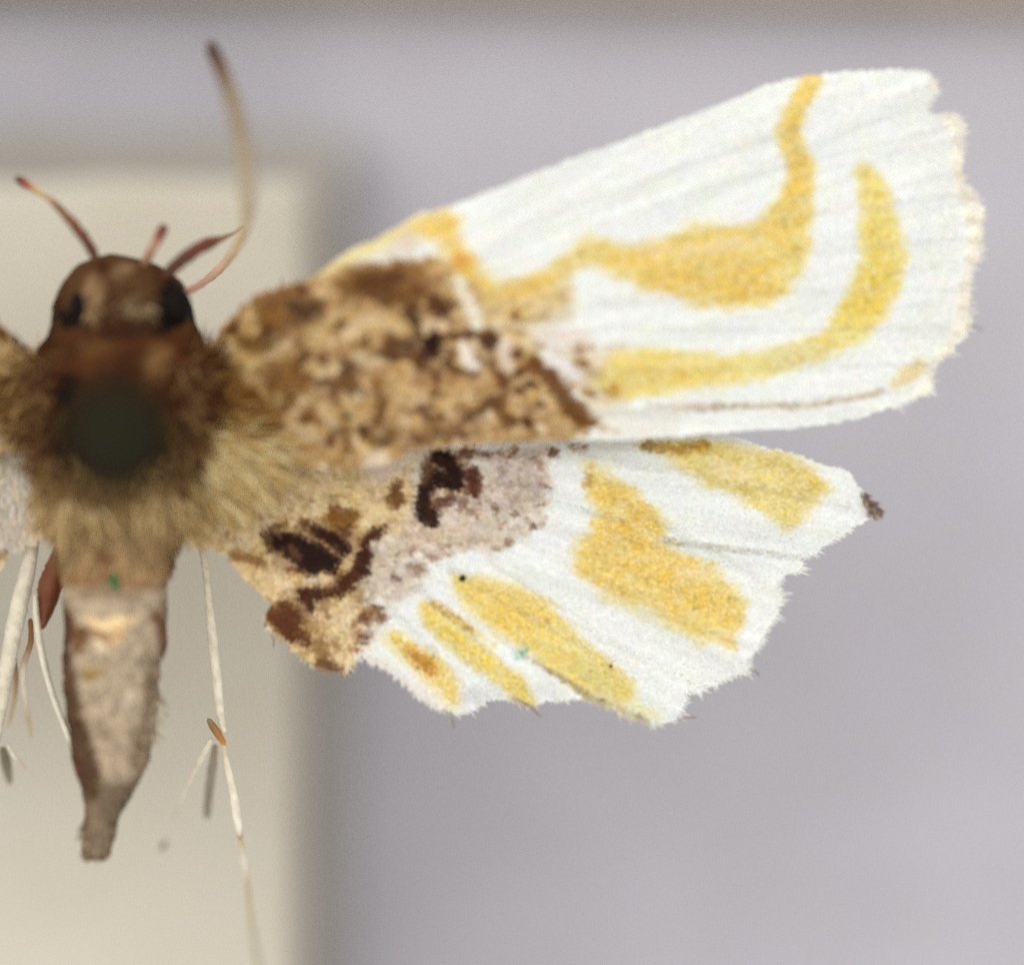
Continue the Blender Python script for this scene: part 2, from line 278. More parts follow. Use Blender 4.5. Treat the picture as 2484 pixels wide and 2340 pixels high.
F_PATCH = [
 # tan speckled base
 ('P', [(440, 820), (560, 740), (800, 655), (1010, 640), (1110, 640), (1180, 700), (1270, 780), (1300, 860), (1370, 950), (1445, 1035), (1300, 1090), (900, 1150), (440, 1120)], TAN, 12, 26),
 ('P', [(1150, 700), (1380, 690), (1370, 780), (1290, 800), (1300, 860), (1200, 860)], (212, 184, 130), 22, 14, .85),
 ('P', [(1340, 860), (1500, 850), (1520, 965), (1450, 1010), (1400, 960)], (212, 185, 135), 24, 14, .8),
 # costal strip
 ('L', [(790, 670, 12), (860, 628, 18), (930, 595, 18), (1000, 560, 20)], (224, 196, 112), 12, 6, .9),
 ('L', [(985, 605, 24), (950, 620, 14)], (222, 206, 186), 12, 8, .9),
 ('L', [(1035, 560, 26), (1075, 545, 22), (1090, 560, 20)], (230, 184, 66), 12, 8),
 ('L', [(1065, 580, 24), (1105, 630, 30), (1145, 680, 26), (1190, 712, 26), (1256, 710, 26), (1320, 690, 24), (1385, 640, 24), (1415, 610, 18)], (226, 182, 76), 12, 10, .95),
 ('L', [(1110, 640, 20)], (226, 162, 60), 12, 8, .9),
 ('L', [(1250, 745, 36), (1190, 760, 26), (1320, 730, 26)], (214, 178, 118), 16, 12, .8),
 # main yellow patch and its stem
 ('P', [(1388, 600), (1415, 582), (1455, 584), (1513, 610), (1577, 592), (1619, 576), (1666, 548), (1740, 552), (1800, 553), (1840, 536), (1868, 495), (1960, 500), (1958, 591),
        (1938, 640), (1926, 677), (1898, 711), (1855, 738), (1791, 747), (1684, 741), (1619, 715), (1534, 689), (1470, 668), (1406, 650)], (229, 196, 96), 10, 9),
 ('P', [(1480, 625), (1560, 620), (1680, 640), (1800, 640), (1870, 650), (1840, 715), (1760, 738), (1680, 735), (1600, 700), (1500, 668)], (226, 178, 74), 20, 20, .8),
 ('L', [(1540, 610, 10), (1640, 620, 12), (1760, 600, 14), (1820, 585, 12)], (236, 212, 160), 12, 12, .7),
 ('L', [(1830, 655, 16), (1880, 620, 12)], (230, 192, 70), 10, 8, .8),
 ('L', [(1960, 198, 22), (1935, 250, 21), (1908, 305, 23), (1900, 335, 26), (1920, 375, 29), (1935, 425, 32), (1925, 475, 36), (1912, 515, 44)], (228, 192, 92), 7, 5),
 ('L', [(1915, 370, 16), (1930, 430, 18), (1915, 490, 26), (1930, 515, 20)], (224, 178, 72), 10, 8, .8),
 # outer crescent
 ('P', [(2082, 398), (2096, 412), (2126, 440), (2150, 490), (2166, 549), (2194, 613), (2180, 677), (2166, 719), (2140, 765), (2110, 806), (2085, 832), (2030, 856), (1940, 885),
        (1855, 916), (1769, 936), (1660, 946), (1548, 958), (1480, 965), (1430, 930), (1474, 858), (1548, 846), (1660, 856), (1769, 862), (1855, 846), (1940, 836), (1975, 815), (2017, 762), (2046, 719), (2062, 677),
        (2074, 613), (2078, 549), (2077, 484), (2068, 433)], (228, 206, 112), 9, 8),
 ('P', [(2095, 560), (2150, 600), (2160, 670), (2140, 730), (2100, 790), (2040, 810), (2030, 770), (2080, 700), (2090, 620)], (226, 194, 74), 14, 12, .8),
 ('P', [(1500, 870), (1620, 872), (1750, 880), (1790, 905), (1700, 925), (1560, 940), (1490, 930)], (230, 190, 86), 14, 14, .75),
 ('P', [(1840, 848), (1960, 830), (1990, 850), (1930, 885), (1860, 905)], (222, 214, 150), 14, 8, .6),
 ('L', [(2110, 475, 8), (2130, 473, 8)], (214, 188, 60), 6, 4, .6),
 # cream beads along the outer margin
 ('L', [(2262, 210, 16), (2300, 300, 18), (2325, 320, 18), (2318, 400, 18), (2330, 460, 18), (2362, 500, 22), (2364, 570, 24), (2350, 640, 20), (2335, 700, 16), (2330, 780, 16), (2290, 850, 14), (2245, 920, 16)], (238, 232, 214), 10, 8, .85),
] + [('L', [(x, y, q)], (250, 246, 232), 6, 5, .95) for x, y, q in [(2300, 308, 17), (2308, 378, 9), (2335, 520, 12), (2352, 560, 13), (2340, 608, 11), (2330, 668, 8), (2322, 725, 9), (2320, 790, 14), (2336, 800, 9), (2232, 938, 18), (2262, 232, 9), (2285, 845, 9)]] + [
 ('L', [(x, y, 7), (x + 24, y + 2, 8)], (206, 194, 172), 6, 4, .45) for x, y in [(2328, 480), (2345, 537), (2348, 588), (2342, 632), (2330, 690), (2326, 750), (2312, 350), (2312, 425), (2240, 905)]] + [
 # margin near the inner angle
 ('L', [(2220, 890, 20), (2190, 915, 20), (2165, 930, 12)], (222, 202, 140), 12, 6, .8),
 ('L', [(1560, 985, 3), (1679, 988, 8), (1812, 984, 6), (1940, 984, 5), (2040, 970, 6), (2130, 950, 6)], (186, 164, 130), 7, 4, .7),
 ('L', [(1690, 989, 7)], (160, 120, 86), 5, 2, .7),
 # white between base and bands
 ('P', [(1270, 800), (1330, 790), (1400, 800), (1440, 830), (1380, 850), (1320, 850), (1290, 840)], (228, 218, 206), 12, 8, .95),
 ('P', [(1292, 862), (1340, 860), (1400, 900), (1410, 922), (1370, 918), (1320, 892)], (230, 228, 224), 8, 6, .95),
 ('L', [(1399, 854, 16), (1420, 848, 10)], (190, 150, 112), 12, 8, .8),
 ('L', [(1300, 846, 10)], (180, 150, 130), 8, 4, .8),
 ('P', [(1400, 1000), (1500, 985), (1640, 1000), (1640, 1050), (1560, 1062), (1500, 1050)], (228, 226, 214), 14, 8, .9),
 # brown outer border of the base
 ('L', [(1283, 884, 17), (1305, 905, 14), (1326, 922, 20), (1350, 950, 18), (1378, 990, 24), (1405, 1018, 17), (1436, 1026, 10)], (138, 94, 48), 9, 9),
 ('L', [(1440, 1035, 8), (1486, 1046, 7)], (190, 160, 124), 8, 4, .7),
 ('L', [(1480, 950, 16)], (190, 148, 70), 10, 6, .8),
 # brown markings
 ('P', [(608, 770), (625, 735), (680, 712), (740, 712), (776, 745), (765, 790), (700, 810), (660, 830), (615, 810)], (148, 106, 50), 18, 18, .8),
 ('L', [(724, 718, 14)], (112, 66, 34), 9, 6, .9), ('L', [(700, 765, 16), (745, 770, 20), (770, 750, 12)], (92, 62, 32), 10, 8, .85),
 ('L', [(768, 715, 12)], (214, 178, 130), 8, 4, .9),
 ('P', [(800, 690), (860, 655), (960, 650), (1020, 662), (1030, 720), (980, 745), (900, 742), (820, 735)], (152, 112, 58), 20, 20, .8),
 ('L', [(880, 700, 20), (950, 690, 22), (900, 715, 14)], (108, 66, 26), 12, 10, .85),
 ('L', [(1000, 725, 18), (925, 735, 15)], (122, 84, 40), 12, 10, .8),
 ('L', [(549, 829, 14), (570, 812, 8)], (112, 62, 30), 8, 6, .95), ('L', [(590, 850, 22), (640, 845, 16)], OLV, 14, 10, .8),
 ('L', [(829, 818, 14), (870, 795, 14), (911, 776, 12)], PALE, 14, 8, .8), ('L', [(640, 880, 14), (700, 830, 12)], PALE, 14, 8, .6),
 ('L', [(990, 772, 18), (1008, 788, 10)], (92, 56, 32), 8, 7, .95), ('L', [(1053, 747, 24), (1080, 757, 16)], (98, 60, 36), 9, 9, .95), ('L', [(1012, 769, 8)], (164, 156, 116), 5, 3, .9),
 ('L', [(1040, 800, 14), (1080, 790, 10)], (216, 190, 154), 9, 6, .85),
 ('L', [(1038, 844, 30), (1052, 826, 18), (1022, 866, 16)], (46, 15, 5), 9, 9), ('L', [(945, 838, 16), (995, 850, 18)], (112, 78, 46), 10, 8, .9),
 ('L', [(1060, 822, 5), (1110, 816, 9), (1197, 822, 8)], (106, 66, 38), 6, 5, .95),
 ('L', [(1106, 690, 12), (1128, 740, 14), (1152, 795, 15)], (232, 226, 206), 7, 5), 
 ('L', [(1115, 847, 14), (1140, 886, 16)], (232, 222, 208), 7, 5), ('L', [(1222, 891, 16), (1215, 845, 14)], (222, 204, 186), 8, 6, .9),
 ('L', [(1178, 838, 18), (1185, 862, 10)], (92, 56, 36), 8, 7, .95), ('L', [(1208, 929, 14), (1192, 905, 8)], (122, 72, 40), 8, 6, .9),
 ('L', [(1242, 772, 12)], (152, 112, 66), 8, 5, .85), ('L', [(1150, 870, 6), (1190, 890, 6)], (128, 92, 60), 6, 4, .7),
 ('L', [(687, 911, 34), (640, 935, 22), (720, 930, 24)], (150, 106, 52), 22, 16, .75), ('L', [(690, 963, 14)], (112, 72, 28), 9, 6, .85),
 ('L', [(760, 930, 12), (800, 935, 16), (844, 911, 18), (838, 950, 12)], (126, 90, 48), 11, 10, .8),
 ('L', [(904, 933, 11), (918, 985, 15), (911, 1023, 12)], (134, 96, 50), 9, 8, .8), ('L', [(1053, 930, 14)], (130, 82, 40), 8, 6, .9), ('L', [(1019, 997, 16)], (126, 84, 48), 9, 7, .85),
 ('L', [(1122, 1008, 18), (1150, 990, 12), (1200, 974, 14)], (110, 76, 40), 11, 10, .85), ('L', [(1223, 1022, 14), (1212, 1010, 10)], (134, 90, 52), 9, 7, .85), ('L', [(1249, 1074, 12)], (150, 108, 74), 8, 5, .8),
 ('L', [(829, 1053, 14), (838, 1088, 16)], (142, 104, 58), 10, 8, .75), ('L', [(907, 1072, 18), (956, 1045, 16)], (132, 100, 54), 11, 9, .8), ('L', [(990, 1070, 18), (1060, 1050, 20), (1140, 1050, 16)], (146, 108, 66), 16, 12, .7),
 ('L', [(760, 1020, 10), (730, 1010, 8)], (160, 116, 60), 8, 6, .6),
 ('L', [(500, 975, 36), (545, 965, 38), (590, 970, 24)], (124, 76, 28), 22, 14, .9), ('L', [(642, 1004, 26), (600, 1000, 24)], (140, 100, 42), 16, 12, .8),
 ('L', [(545, 905, 18), (600, 900, 12)], (206, 178, 116), 14, 8, .7),
 ('P', [(535, 1030), (580, 1040), (640, 1075), (680, 1120), (640, 1130), (580, 1090), (540, 1060)], (216, 194, 152), 12, 8, .9),
 ('L', [(911, 1125, 30), (880, 1140, 20), (950, 1140, 16)], (224, 208, 188), 14, 8, .9),
]
H_PATCH = [
 ('P', [(420, 1030), (700, 1060), (930, 1140), (1000, 1100), (1010, 1240), (980, 1300), (900, 1300), (860, 1420), (900, 1480), (870, 1560), (830, 1640), (700, 1600), (600, 1440), (420, 1300)], (218, 190, 138), 18, 12),
 ('P', [(1000, 1090), (1320, 1090), (1330, 1180), (1315, 1260), (1225, 1325), (1060, 1340), (1020, 1400), (985, 1450), (930, 1470), (880, 1420), (890, 1310), (980, 1290)], (206, 192, 172), 14, 18, .95),
 ('P', [(1180, 1120), (1300, 1120), (1310, 1200), (1270, 1250), (1190, 1230)], (190, 172, 158), 18, 18, .7),
 ('P', [(930, 1260), (1100, 1270), (1200, 1310), (1060, 1330), (950, 1310)], (206, 184, 156), 16, 12, .7),
 # proximal fur
 ('L', [(700, 1200, 50), (800, 1180, 50), (900, 1200, 40)], (220, 194, 142), 40, 14, .6),
 ('L', [(911, 1135, 40), (950, 1120, 26)], (226, 210, 190), 16, 8, .9),
 ('L', [(575, 1105, 4), (600, 1115, 6), (638, 1145, 6)], (164, 108, 60), 6, 4, .8),
 ('L', [(565, 1336, 12), (600, 1340, 16), (636, 1362, 10)], (160, 116, 66), 9, 7, .8), ('L', [(560, 1175, 10)], (170, 122, 72), 10, 6, .7),
 # dark spots near the costa
 ('L', [(1070, 1140, 44), (1120, 1170, 34), (1034, 1226, 30)], (150, 116, 86), 24, 20, .6),
 ('L', [(1055, 1108, 16), (1075, 1122, 19), (1090, 1160, 17)], DRK, 7, 6), ('L', [(1040, 1160, 20), (1070, 1163, 22), (1100, 1172, 16)], (46, 15, 5), 7, 7),
 ('L', [(1018, 1190, 17), (1016, 1225, 18), (1030, 1255, 19), (1052, 1266, 10)], (46, 15, 5), 6, 6), ('L', [(1020, 1160, 14), (1030, 1120, 8)], (120, 88, 62), 10, 8, .8),
 ('L', [(1139, 1150, 16), (1136, 1180, 16), (1145, 1205, 8)], (100, 52, 30), 8, 7, .95), ('L', [(1057, 1216, 14), (1085, 1205, 10)], (122, 82, 54), 7, 6, .9),
 ('L', [(1062, 1194, 13)], (222, 196, 172), 6, 4), ('L', [(1158, 1116, 12), (1140, 1120, 8)], (232, 228, 214), 6, 4), ('L', [(1085, 1255, 22)], (220, 206, 194), 10, 7, .9),
 ('L', [(1110, 1100, 10), (1180, 1102, 6), (1240, 1098, 4)], (122, 80, 54), 8, 6, .8), ('L', [(1305, 1170, 12)], (150, 120, 106), 10, 6, .7), ('L', [(1335, 1098, 12)], (128, 88, 62), 7, 5, .9),
 ('L', [(1375, 1085, 6), (1410, 1088, 8)], (130, 96, 72), 6, 4, .8),
 ('L', [(1113, 1225, 12)], (150, 118, 100), 9, 6, .7), ('L', [(1160, 1235, 12)], (222, 204, 188), 9, 6, .8), ('L', [(1230, 1150, 10)], (226, 214, 206), 8, 6, .6),
 ('L', [(952, 1205, 25), (955, 1180, 14)], (140, 98, 58), 9, 7, .95), ('L', [(1000, 1130, 10), (995, 1170, 9)], (212, 208, 192), 8, 5, .7),
 # dark cluster with brown scales round it
 ('L', [(700, 1320, 66), (790, 1300, 50), (868, 1330, 34), (810, 1410, 44), (700, 1480, 50), (740, 1550, 40)], (152, 114, 70), 30, 26, .55), ('L', [(890, 1480, 34), (870, 1540, 24)], (160, 126, 92), 22, 18, .5),
 ('P', [(631, 1284), (660, 1270), (694, 1276), (724, 1295), (762, 1306), (818, 1355), (803, 1385), (754, 1388), (720, 1376), (700, 1350), (668, 1329)], (46, 15, 5), 9, 8),
 ('L', [(702, 1322, 13), (716, 1345, 8)], (122, 88, 54), 9, 6, .9), ('L', [(645, 1268, 12), (670, 1262, 10)], (130, 94, 52), 9, 6, .8),
 ('L', [(750, 1272, 9), (790, 1300, 17), (826, 1326, 16)], (56, 22, 8), 7, 6), ('P', [(776, 1235), (800, 1215), (862, 1236), (850, 1280), (826, 1292), (790, 1272)], (156, 110, 44), 10, 8, .95),
 ('L', [(830, 1280, 12)], (104, 60, 26), 8, 6, .9), ('L', [(715, 1250, 7), (738, 1262, 9)], (128, 82, 50), 7, 5, .9),
 ('L', [(922, 1280, 8), (884, 1296, 15), (874, 1330, 16), (874, 1366, 18), (868, 1384, 12)], (76, 36, 16), 8, 7, .97),
 ('L', [(690, 1372, 8), (720, 1375, 8)], (130, 80, 46), 7, 5, .9),
 ('L', [(842, 1392, 15), (822, 1424, 15), (790, 1428, 14), (740, 1436, 17), (745, 1460, 12)], (86, 42, 16), 9, 8, .95),
 ('L', [(730, 1440, 14)], (76, 30, 16), 7, 5, .9),
 ('P', [(636, 1500), (680, 1460), (715, 1460), (735, 1490), (715, 1520), (740, 1545), (700, 1552)], (112, 64, 30), 9, 8, .95), ('L', [(724, 1534, 18), (745, 1550, 10)], (126, 80, 44), 8, 7, .9),
 ('L', [(770, 1600, 16), (815, 1618, 11)], (122, 84, 46), 10, 8, .85), ('L', [(770, 1570, 22), (800, 1560, 18)], (160, 122, 78), 16, 10, .7),
 ('L', [(740, 1407, 12), (784, 1396, 15)], (214, 186, 148), 8, 5, .9), ('L', [(836, 1360, 13)], (210, 180, 140), 7, 4, .9),
 ('L', [(877, 1493, 16)], (132, 90, 58), 9, 7, .9), ('L', [(918, 1490, 15), (905, 1470, 12)], (136, 98, 68), 9, 7, .85), ('L', [(874, 1542, 12)], (112, 60, 40), 7, 5, .9), ('L', [(858, 1572, 8)], (150, 90, 66), 6, 4, .8),
 ('L', [(890, 1440, 16), (860, 1450, 16)], (176, 146, 112), 14, 9, .8),
 ('L', [(948, 1396, 10), (960, 1404, 8)], (138, 108, 94), 7, 5, .85), ('L', [(1004, 1377, 16), (985, 1370, 8)], (150, 126, 112), 8, 5, .8), ('L', [(985, 1330, 10)], (160, 134, 116), 8, 6, .7), ('L', [(1040, 1350, 8), (1075, 1340, 7)], (176, 130, 110), 7, 5, .6),
 # yellow stripes
 ('P', [(1541, 1073), (1620, 1066), (1700, 1062), (1791, 1076), (1860, 1098), (1940, 1116), (1985, 1150), (2004, 1185), (1991, 1215), (1950, 1250), (1915, 1288), (1863, 1253), (1791, 1215), (1727, 1185), (1684, 1160), (1640, 1128), (1586, 1106)], (220, 194, 108), 9, 9),
 ('L', [(1560, 1080, 10), (1600, 1088, 14), (1650, 1090, 16), (1700, 1080, 14)], (186, 148, 62), 10, 8, .8), ('L', [(1730, 1130, 14), (1790, 1150, 16)], (232, 208, 150), 12, 10, .7), ('L', [(1900, 1150, 16), (1960, 1180, 14)], (208, 176, 92), 12, 10, .7),
 ('L', [(1895, 1272, 14)], (206, 196, 96), 10, 6, .7),
 ('P', [(1408, 1122), (1461, 1143), (1547, 1207), (1611, 1271), (1598, 1305), (1641, 1345), (1720, 1375), (1776, 1416), (1808, 1455), (1793, 1506), (1774, 1566), (1699, 1551), (1614, 1512), (1571, 1470), (1498, 1448), (1400, 1399), (1382, 1380), (1393, 1314), (1446, 1254), (1412, 1185)], (228, 192, 92), 9, 9),
 ('P', [(1430, 1160), (1520, 1210), (1590, 1270), (1580, 1330), (1680, 1400), (1770, 1440), (1760, 1490), (1660, 1470), (1560, 1400), (1440, 1360), (1430, 1310), (1480, 1250)], (226, 180, 76), 22, 16, .75),
 ('L', [(1640, 1380, 12), (1700, 1395, 16)], (234, 212, 160), 12, 10, .7), ('L', [(1418, 1150, 10), (1416, 1175, 10)], (170, 134, 66), 8, 5, .6),
 ('L', [(1450, 1440, 12), (1600, 1500, 12), (1700, 1560, 10)], (226, 216, 160), 14, 10, .6),
 ('P', [(1083, 1388), (1141, 1393), (1214, 1412), (1320, 1455), (1376, 1514), (1448, 1578), (1520, 1645), (1540, 1690), (1500, 1710), (1430, 1680), (1384, 1658), (1330, 1610), (1278, 1580), (1214, 1545), (1141, 1482), (1094, 1433)], (228, 200, 104), 9, 8),
 ('P', [(1120, 1410), (1220, 1430), (1310, 1470), (1340, 1520), (1260, 1530), (1170, 1480)], (230, 186, 78), 18, 14, .7), ('P', [(1380, 1580), (1450, 1600), (1510, 1660), (1480, 1690), (1410, 1650)], (216, 204, 122), 14, 10, .7),
 ('L', [(1020, 1468, 12), (1050, 1500, 26), (1100, 1545, 30), (1160, 1595, 28), (1220, 1640, 26), (1262, 1682, 20), (1282, 1700, 12)], (228, 196, 84), 8, 6),
 ('L', [(1042, 1458, 9), (1090, 1490, 9), (1145, 1530, 9)], (202, 162, 60), 6, 4, .9), ('L', [(1052, 1478, 5), (1110, 1518, 6)], (236, 216, 150), 6, 4, .7), ('L', [(1150, 1530, 8), (1190, 1560, 7)], (226, 212, 150), 7, 5, .8),
 ('L', [(940, 1540, 12), (985, 1574, 25), (1030, 1608, 34), (1072, 1655, 30), (1096, 1695, 18)], (228, 188, 80), 10, 7), ('L', [(985, 1575, 10), (1025, 1602, 16), (1040, 1620, 10)], (200, 138, 44), 12, 8, .85),
 # fold under the long stripe, specks
 ('L', [(1270, 1590, 4), (1340, 1630, 6), (1420, 1682, 9), (1500, 1722, 9), (1560, 1744, 6)], (172, 158, 104), 6, 3, .75), ('L', [(1520, 1705, 10), (1590, 1735, 8)], (240, 232, 180), 7, 4, .8),
  ('L', [(1248, 1590, 6), (1262, 1575, 9), (1270, 1570, 6)], (126, 186, 152), 6, 3, .85),
 ('L', [(1600, 1305, 4), (1640, 1314, 6), (1700, 1325, 7), (1790, 1335, 5), (1900, 1345, 4)], (186, 182, 170), 8, 4, .65), ('L', [(1610, 1312, 6), (1640, 1316, 7)], (180, 166, 110), 7, 4, .7),
 ('L', [(2100, 1205, 5), (2124, 1232, 9), (2140, 1252, 10)], (112, 92, 80), 7, 4, .9), ('P', [(880, 1560), (940, 1600), (1010, 1660), (1100, 1720), (1040, 1720), (960, 1650), (870, 1600)], (226, 216, 204), 14, 8, .7), ('L', [(1120, 1690, 18), (1160, 1680, 22), (1200, 1690, 12)], (214, 212, 208), 16, 8, .6), ('L', [(1300, 1660, 18), (1350, 1680, 14)], (218, 217, 214), 16, 8, .6),
]

srng = np.random.default_rng(21)
def speckle(poly, n_, colr, rr, op):
    poly = np.asarray(poly, float); out = []
    Q = srng.uniform(poly.min(0), poly.max(0), (n_ * 4, 2)); Q = Q[poly_sd(Q, poly) > 0][:n_]
    for x, y in Q:
        a = srng.uniform(-.6, .9); l = srng.uniform(2, 12); out.append(('L', [(x, y, srng.uniform(*rr)), (x + l * math.cos(a), y + l * math.sin(a), srng.uniform(*rr))], np.array(colr) + srng.normal(0, 10), 4, 4, op))
    return out
Z_PINK = [(1050, 1110), (1310, 1110), (1320, 1190), (1300, 1270), (1210, 1330), (1050, 1340), (1000, 1420), (930, 1450), (900, 1400), (1000, 1290)]
Z_TAN_F = [(620, 800), (1000, 700), (1150, 760), (1330, 960), (1300, 1060), (900, 1100), (620, 1020)]
Z_EDGE_F = [(1150, 720), (1300, 760), (1450, 880), (1480, 1020), (1380, 1040), (1300, 900), (1200, 820)]
Z_TAN_H = [(520, 1180), (760, 1140), (940, 1150), (960, 1290), (860, 1400), (880, 1520), (780, 1590), (680, 1440), (560, 1330)]
H_PATCH[2:2] = speckle(Z_PINK, 60, (146, 112, 94), (3, 8), .75) + speckle(Z_PINK, 70, (232, 224, 216), (4, 11), .8)
F_PATCH[3:3] = speckle(Z_TAN_F, 90, (100, 60, 28), (5, 13), .75) + speckle(Z_TAN_F, 70, (226, 204, 160), (4, 11), .7)
F_PATCH[3:3] = speckle(Z_EDGE_F, 40, (150, 108, 58), (3, 8), .7) + speckle(Z_EDGE_F, 30, (230, 220, 196), (4, 10), .8)
H_PATCH[1:1] = speckle(Z_TAN_H, 12, (134, 92, 48), (3, 8), .6) + speckle(Z_TAN_H, 40, (230, 210, 168), (4, 12), .7)
V_F = [[(1250, 560), (1700, 390), (2240, 210)], [(1380, 570), (1800, 430), (2300, 305)], [(1500, 600), (1960, 520), (2330, 470)], [(1560, 680), (1960, 610), (2360, 575)], [(1450, 740), (1950, 710), (2345, 700)],
       [(1420, 800), (1900, 800), (2335, 790)], [(1450, 900), (1900, 890), (2250, 880)], [(1430, 1000), (1800, 985), (2200, 945)]]
V_H = [[(1330, 1200), (1620, 1310), (1930, 1350)], [(1400, 1110), (1700, 1150), (2050, 1225)], [(1480, 1200), (1700, 1320), (1890, 1450)], [(1260, 1310), (1560, 1470), (1830, 1570)], [(1180, 1350), (1450, 1540), (1700, 1665)], [(1090, 1380), (1330, 1520), (1530, 1650)],
       [(1010, 1420), (1160, 1560), (1290, 1690)], [(950, 1480), (1070, 1610), (1150, 1700)]]
for v in V_F: F_PATCH.append(('L', [(x, y, 3.5) for x, y in v], (206, 204, 194), 5, 2, .22))
for v in V_H: H_PATCH.append(('L', [(x, y, 3.5) for x, y in v], (204, 198, 186), 5, 2, .22))
def ridges(P, veins, hgt):
    z = np.zeros(len(P))
    for v in veins:
        d = -line_sd(P, [(x, y, 0.0) for x, y in v]); z = np.maximum(z, hgt * np.exp(-(d / 9.0) ** 2))
    return z
def z_fore(P):
    x, y = P[:, 0], P[:, 1]; th = np.arctan2(1000 - y, x - 420); r = np.hypot(1000 - y, x - 420)
    z = 0.5 + 0.8 * smooth(60, 380, r) - 1.45 * smooth(350, 1900, r) + 0.35 * np.sin(th * 3.2)
    rip = (np.sin(th * 46 + 0.5) * 0.6 + np.sin(th * 83) * 0.4) * 0.045 * smooth(500, 1600, r)
    z = z + rip + 0.10 * fbm(x / 160, y / 160, 40, 2)
    z = z + ridges(P, V_F, 0.035)
    z = z - 0.35 * smooth(2200, 2380, x)                         # the outer margin droops a little
    return z
def z_hind(P):
    x, y = P[:, 0], P[:, 1]; th = np.arctan2(y - 1090, x - 560); r = np.hypot(y - 1090, x - 560)
    z = -0.10 - 0.35 * smooth(100, 1500, r)
    z = z + (np.sin(th * 21 + 0.8) * 0.16 + np.sin(th * 55) * 0.05) * smooth(350, 1200, r)
    z = z + 0.10 * fbm(x / 130, y / 130, 60, 2)
    z = z + ridges(P, V_H, 0.06)
    # long fold: the stripe above stands over the lobes below
    nx, ny = 0.52, -0.854
    s = (x - 1210) * nx + (y - 1545) * ny
    z = z + 0.22 * smooth(-14, 6, s) * smooth(1150, 1350, x) * (1 - smooth(0, 90, s))
    z = z - 0.45 * smooth(640, 1000, r) * smooth(0.75, 1.1, th) - 0.25
    return z
def flow(P, base):
    d = P - np.asarray(base, float); return d / (np.linalg.norm(d, axis=1)[:, None] + 1e-9)
def wing_pigment(P, patches, base_pt, tan_reach, seed):
    C = paint(P, WHITE, patches, seed, base_pt)
    deep = np.clip((165 - C.mean(1)) / 70, 0, 1) * 0.22; C = C * (1 - deep[:, None] * np.array((0.8, 1.0, 1.1)))
    th = np.arctan2(P[:, 1] - base_pt[1], P[:, 0] - base_pt[0]); r = np.hypot(P[:, 1] - base_pt[1], P[:, 0] - base_pt[0])
    streak = fbm(th * 75, r / 260, seed + 8, 3)
    C = C * (1 + 0.05 * streak)[:, None]
    tn = fbm(P[:, 0] / 55, P[:, 1] / 40, seed + 61); tm = fbm(P[:, 0] / 38 + 9, P[:, 1] / 38, seed + 67)
    C = C + tn[:, None] * np.array((2.0, -1.0, 2.0)) + tm[:, None] * np.array((1.0, 1.0, -7.0))
    # yellow scales are uneven in depth
    pale = (rng.random(len(P)) < 0.16 + 0.20 * smooth(0, .6, fbm(P[:, 0] / 22, P[:, 1] / 15, seed + 90))) * np.clip((C.mean(1) - 110) / 60, 0, 1) * np.clip((C[:, 0] - C[:, 2] - 15) / 50, 0, 1) * 0.62
    C = C * (1 - pale[:, None]) + np.array((238, 224, 186)) * pale[:, None]
    sat = np.clip((C[:, 0] - C[:, 2]) / 140, 0, 1)
    nn = fbm(P[:, 0] / 17, P[:, 1] / 13, seed + 21)
    n4 = fbm(th * 34, r / 60, seed + 23)
    C[:, 2] += (-34 * nn + 26 * n4) * sat; C[:, 1] += (-10 * nn + 9 * n4) * sat
    # base of the wing: tufts of dark and cream scales mixed through the tan ones
    mean = C.mean(1)
    mask = np.clip((206 - mean) / 22, 0, 1) * np.clip((118 - (C[:, 0] - C[:, 2])) / 20, 0, 1) * np.clip((232 - C[:, 0]) / 16, 0, 1)
    nA = fbm(th * 26 * np.clip(r / 500, .4, 1.2), r / 34, seed + 33); nB = fbm(P[:, 0] / 17, P[:, 1] / 17, seed + 37); nC = fbm(P[:, 0] / 7, P[:, 1] / 7, seed + 41, 2)
    dk = smooth(0.02, 0.42, 0.6 * nA + 0.7 * nB) * (0.42 if seed == 100 else 0.24) * mask
    lt = smooth(0.04, 0.45, -0.6 * nA - 0.5 * nB + 0.3 * nC) * 0.5 * mask * smooth(85, 135, mean)
    pinkish = np.clip((C[:, 2] - 118) / 25, 0, 1)[:, None]
    C = C * (1 - dk[:, None]) + (np.array((112, 72, 34)) * (1 - pinkish) + np.array((150, 120, 102)) * pinkish) * dk[:, None]
    C = C * (1 - lt[:, None]) + (np.array((224, 204, 160)) * (1 - pinkish) + np.array((226, 214, 206)) * pinkish) * lt[:, None]
    C = C * (1 + 0.16 * nC * mask)[:, None]
    return C

def leaf_cloud(name, pos, dirs, nor, length, width, cols, mat, parent, lift=0.25, kind='stuff'):
    """a cloud of small pointed blades (scales or hairs): one four-cornered leaf each"""
    n_ = len(pos)
    side = np.cross(nor, dirs); side /= np.linalg.norm(side, axis=1)[:, None] + 1e-9
    L = np.asarray(length)[:, None]; Wd = np.asarray(width)[:, None]; lf = np.asarray(lift)
    lf = np.full(n_, lf) if lf.ndim == 0 else lf; lf = lf[:, None]
    p0 = pos; mid = pos + dirs * L * 0.62 + nor * L * lf * 0.55
    p1 = mid + side * Wd * 0.5; p3 = mid - side * Wd * 0.5; p2 = pos + dirs * L + nor * L * lf * 0.75
    V = np.stack([p0, p1, p2, p3], 1).reshape(-1, 3)
    Fq = np.arange(n_ * 4).reshape(n_, 4)
    o = mesh_obj(name, V, Fq, mat, parent, np.repeat(cols, 4, 0))
    if kind: o['kind'] = kind
    return o

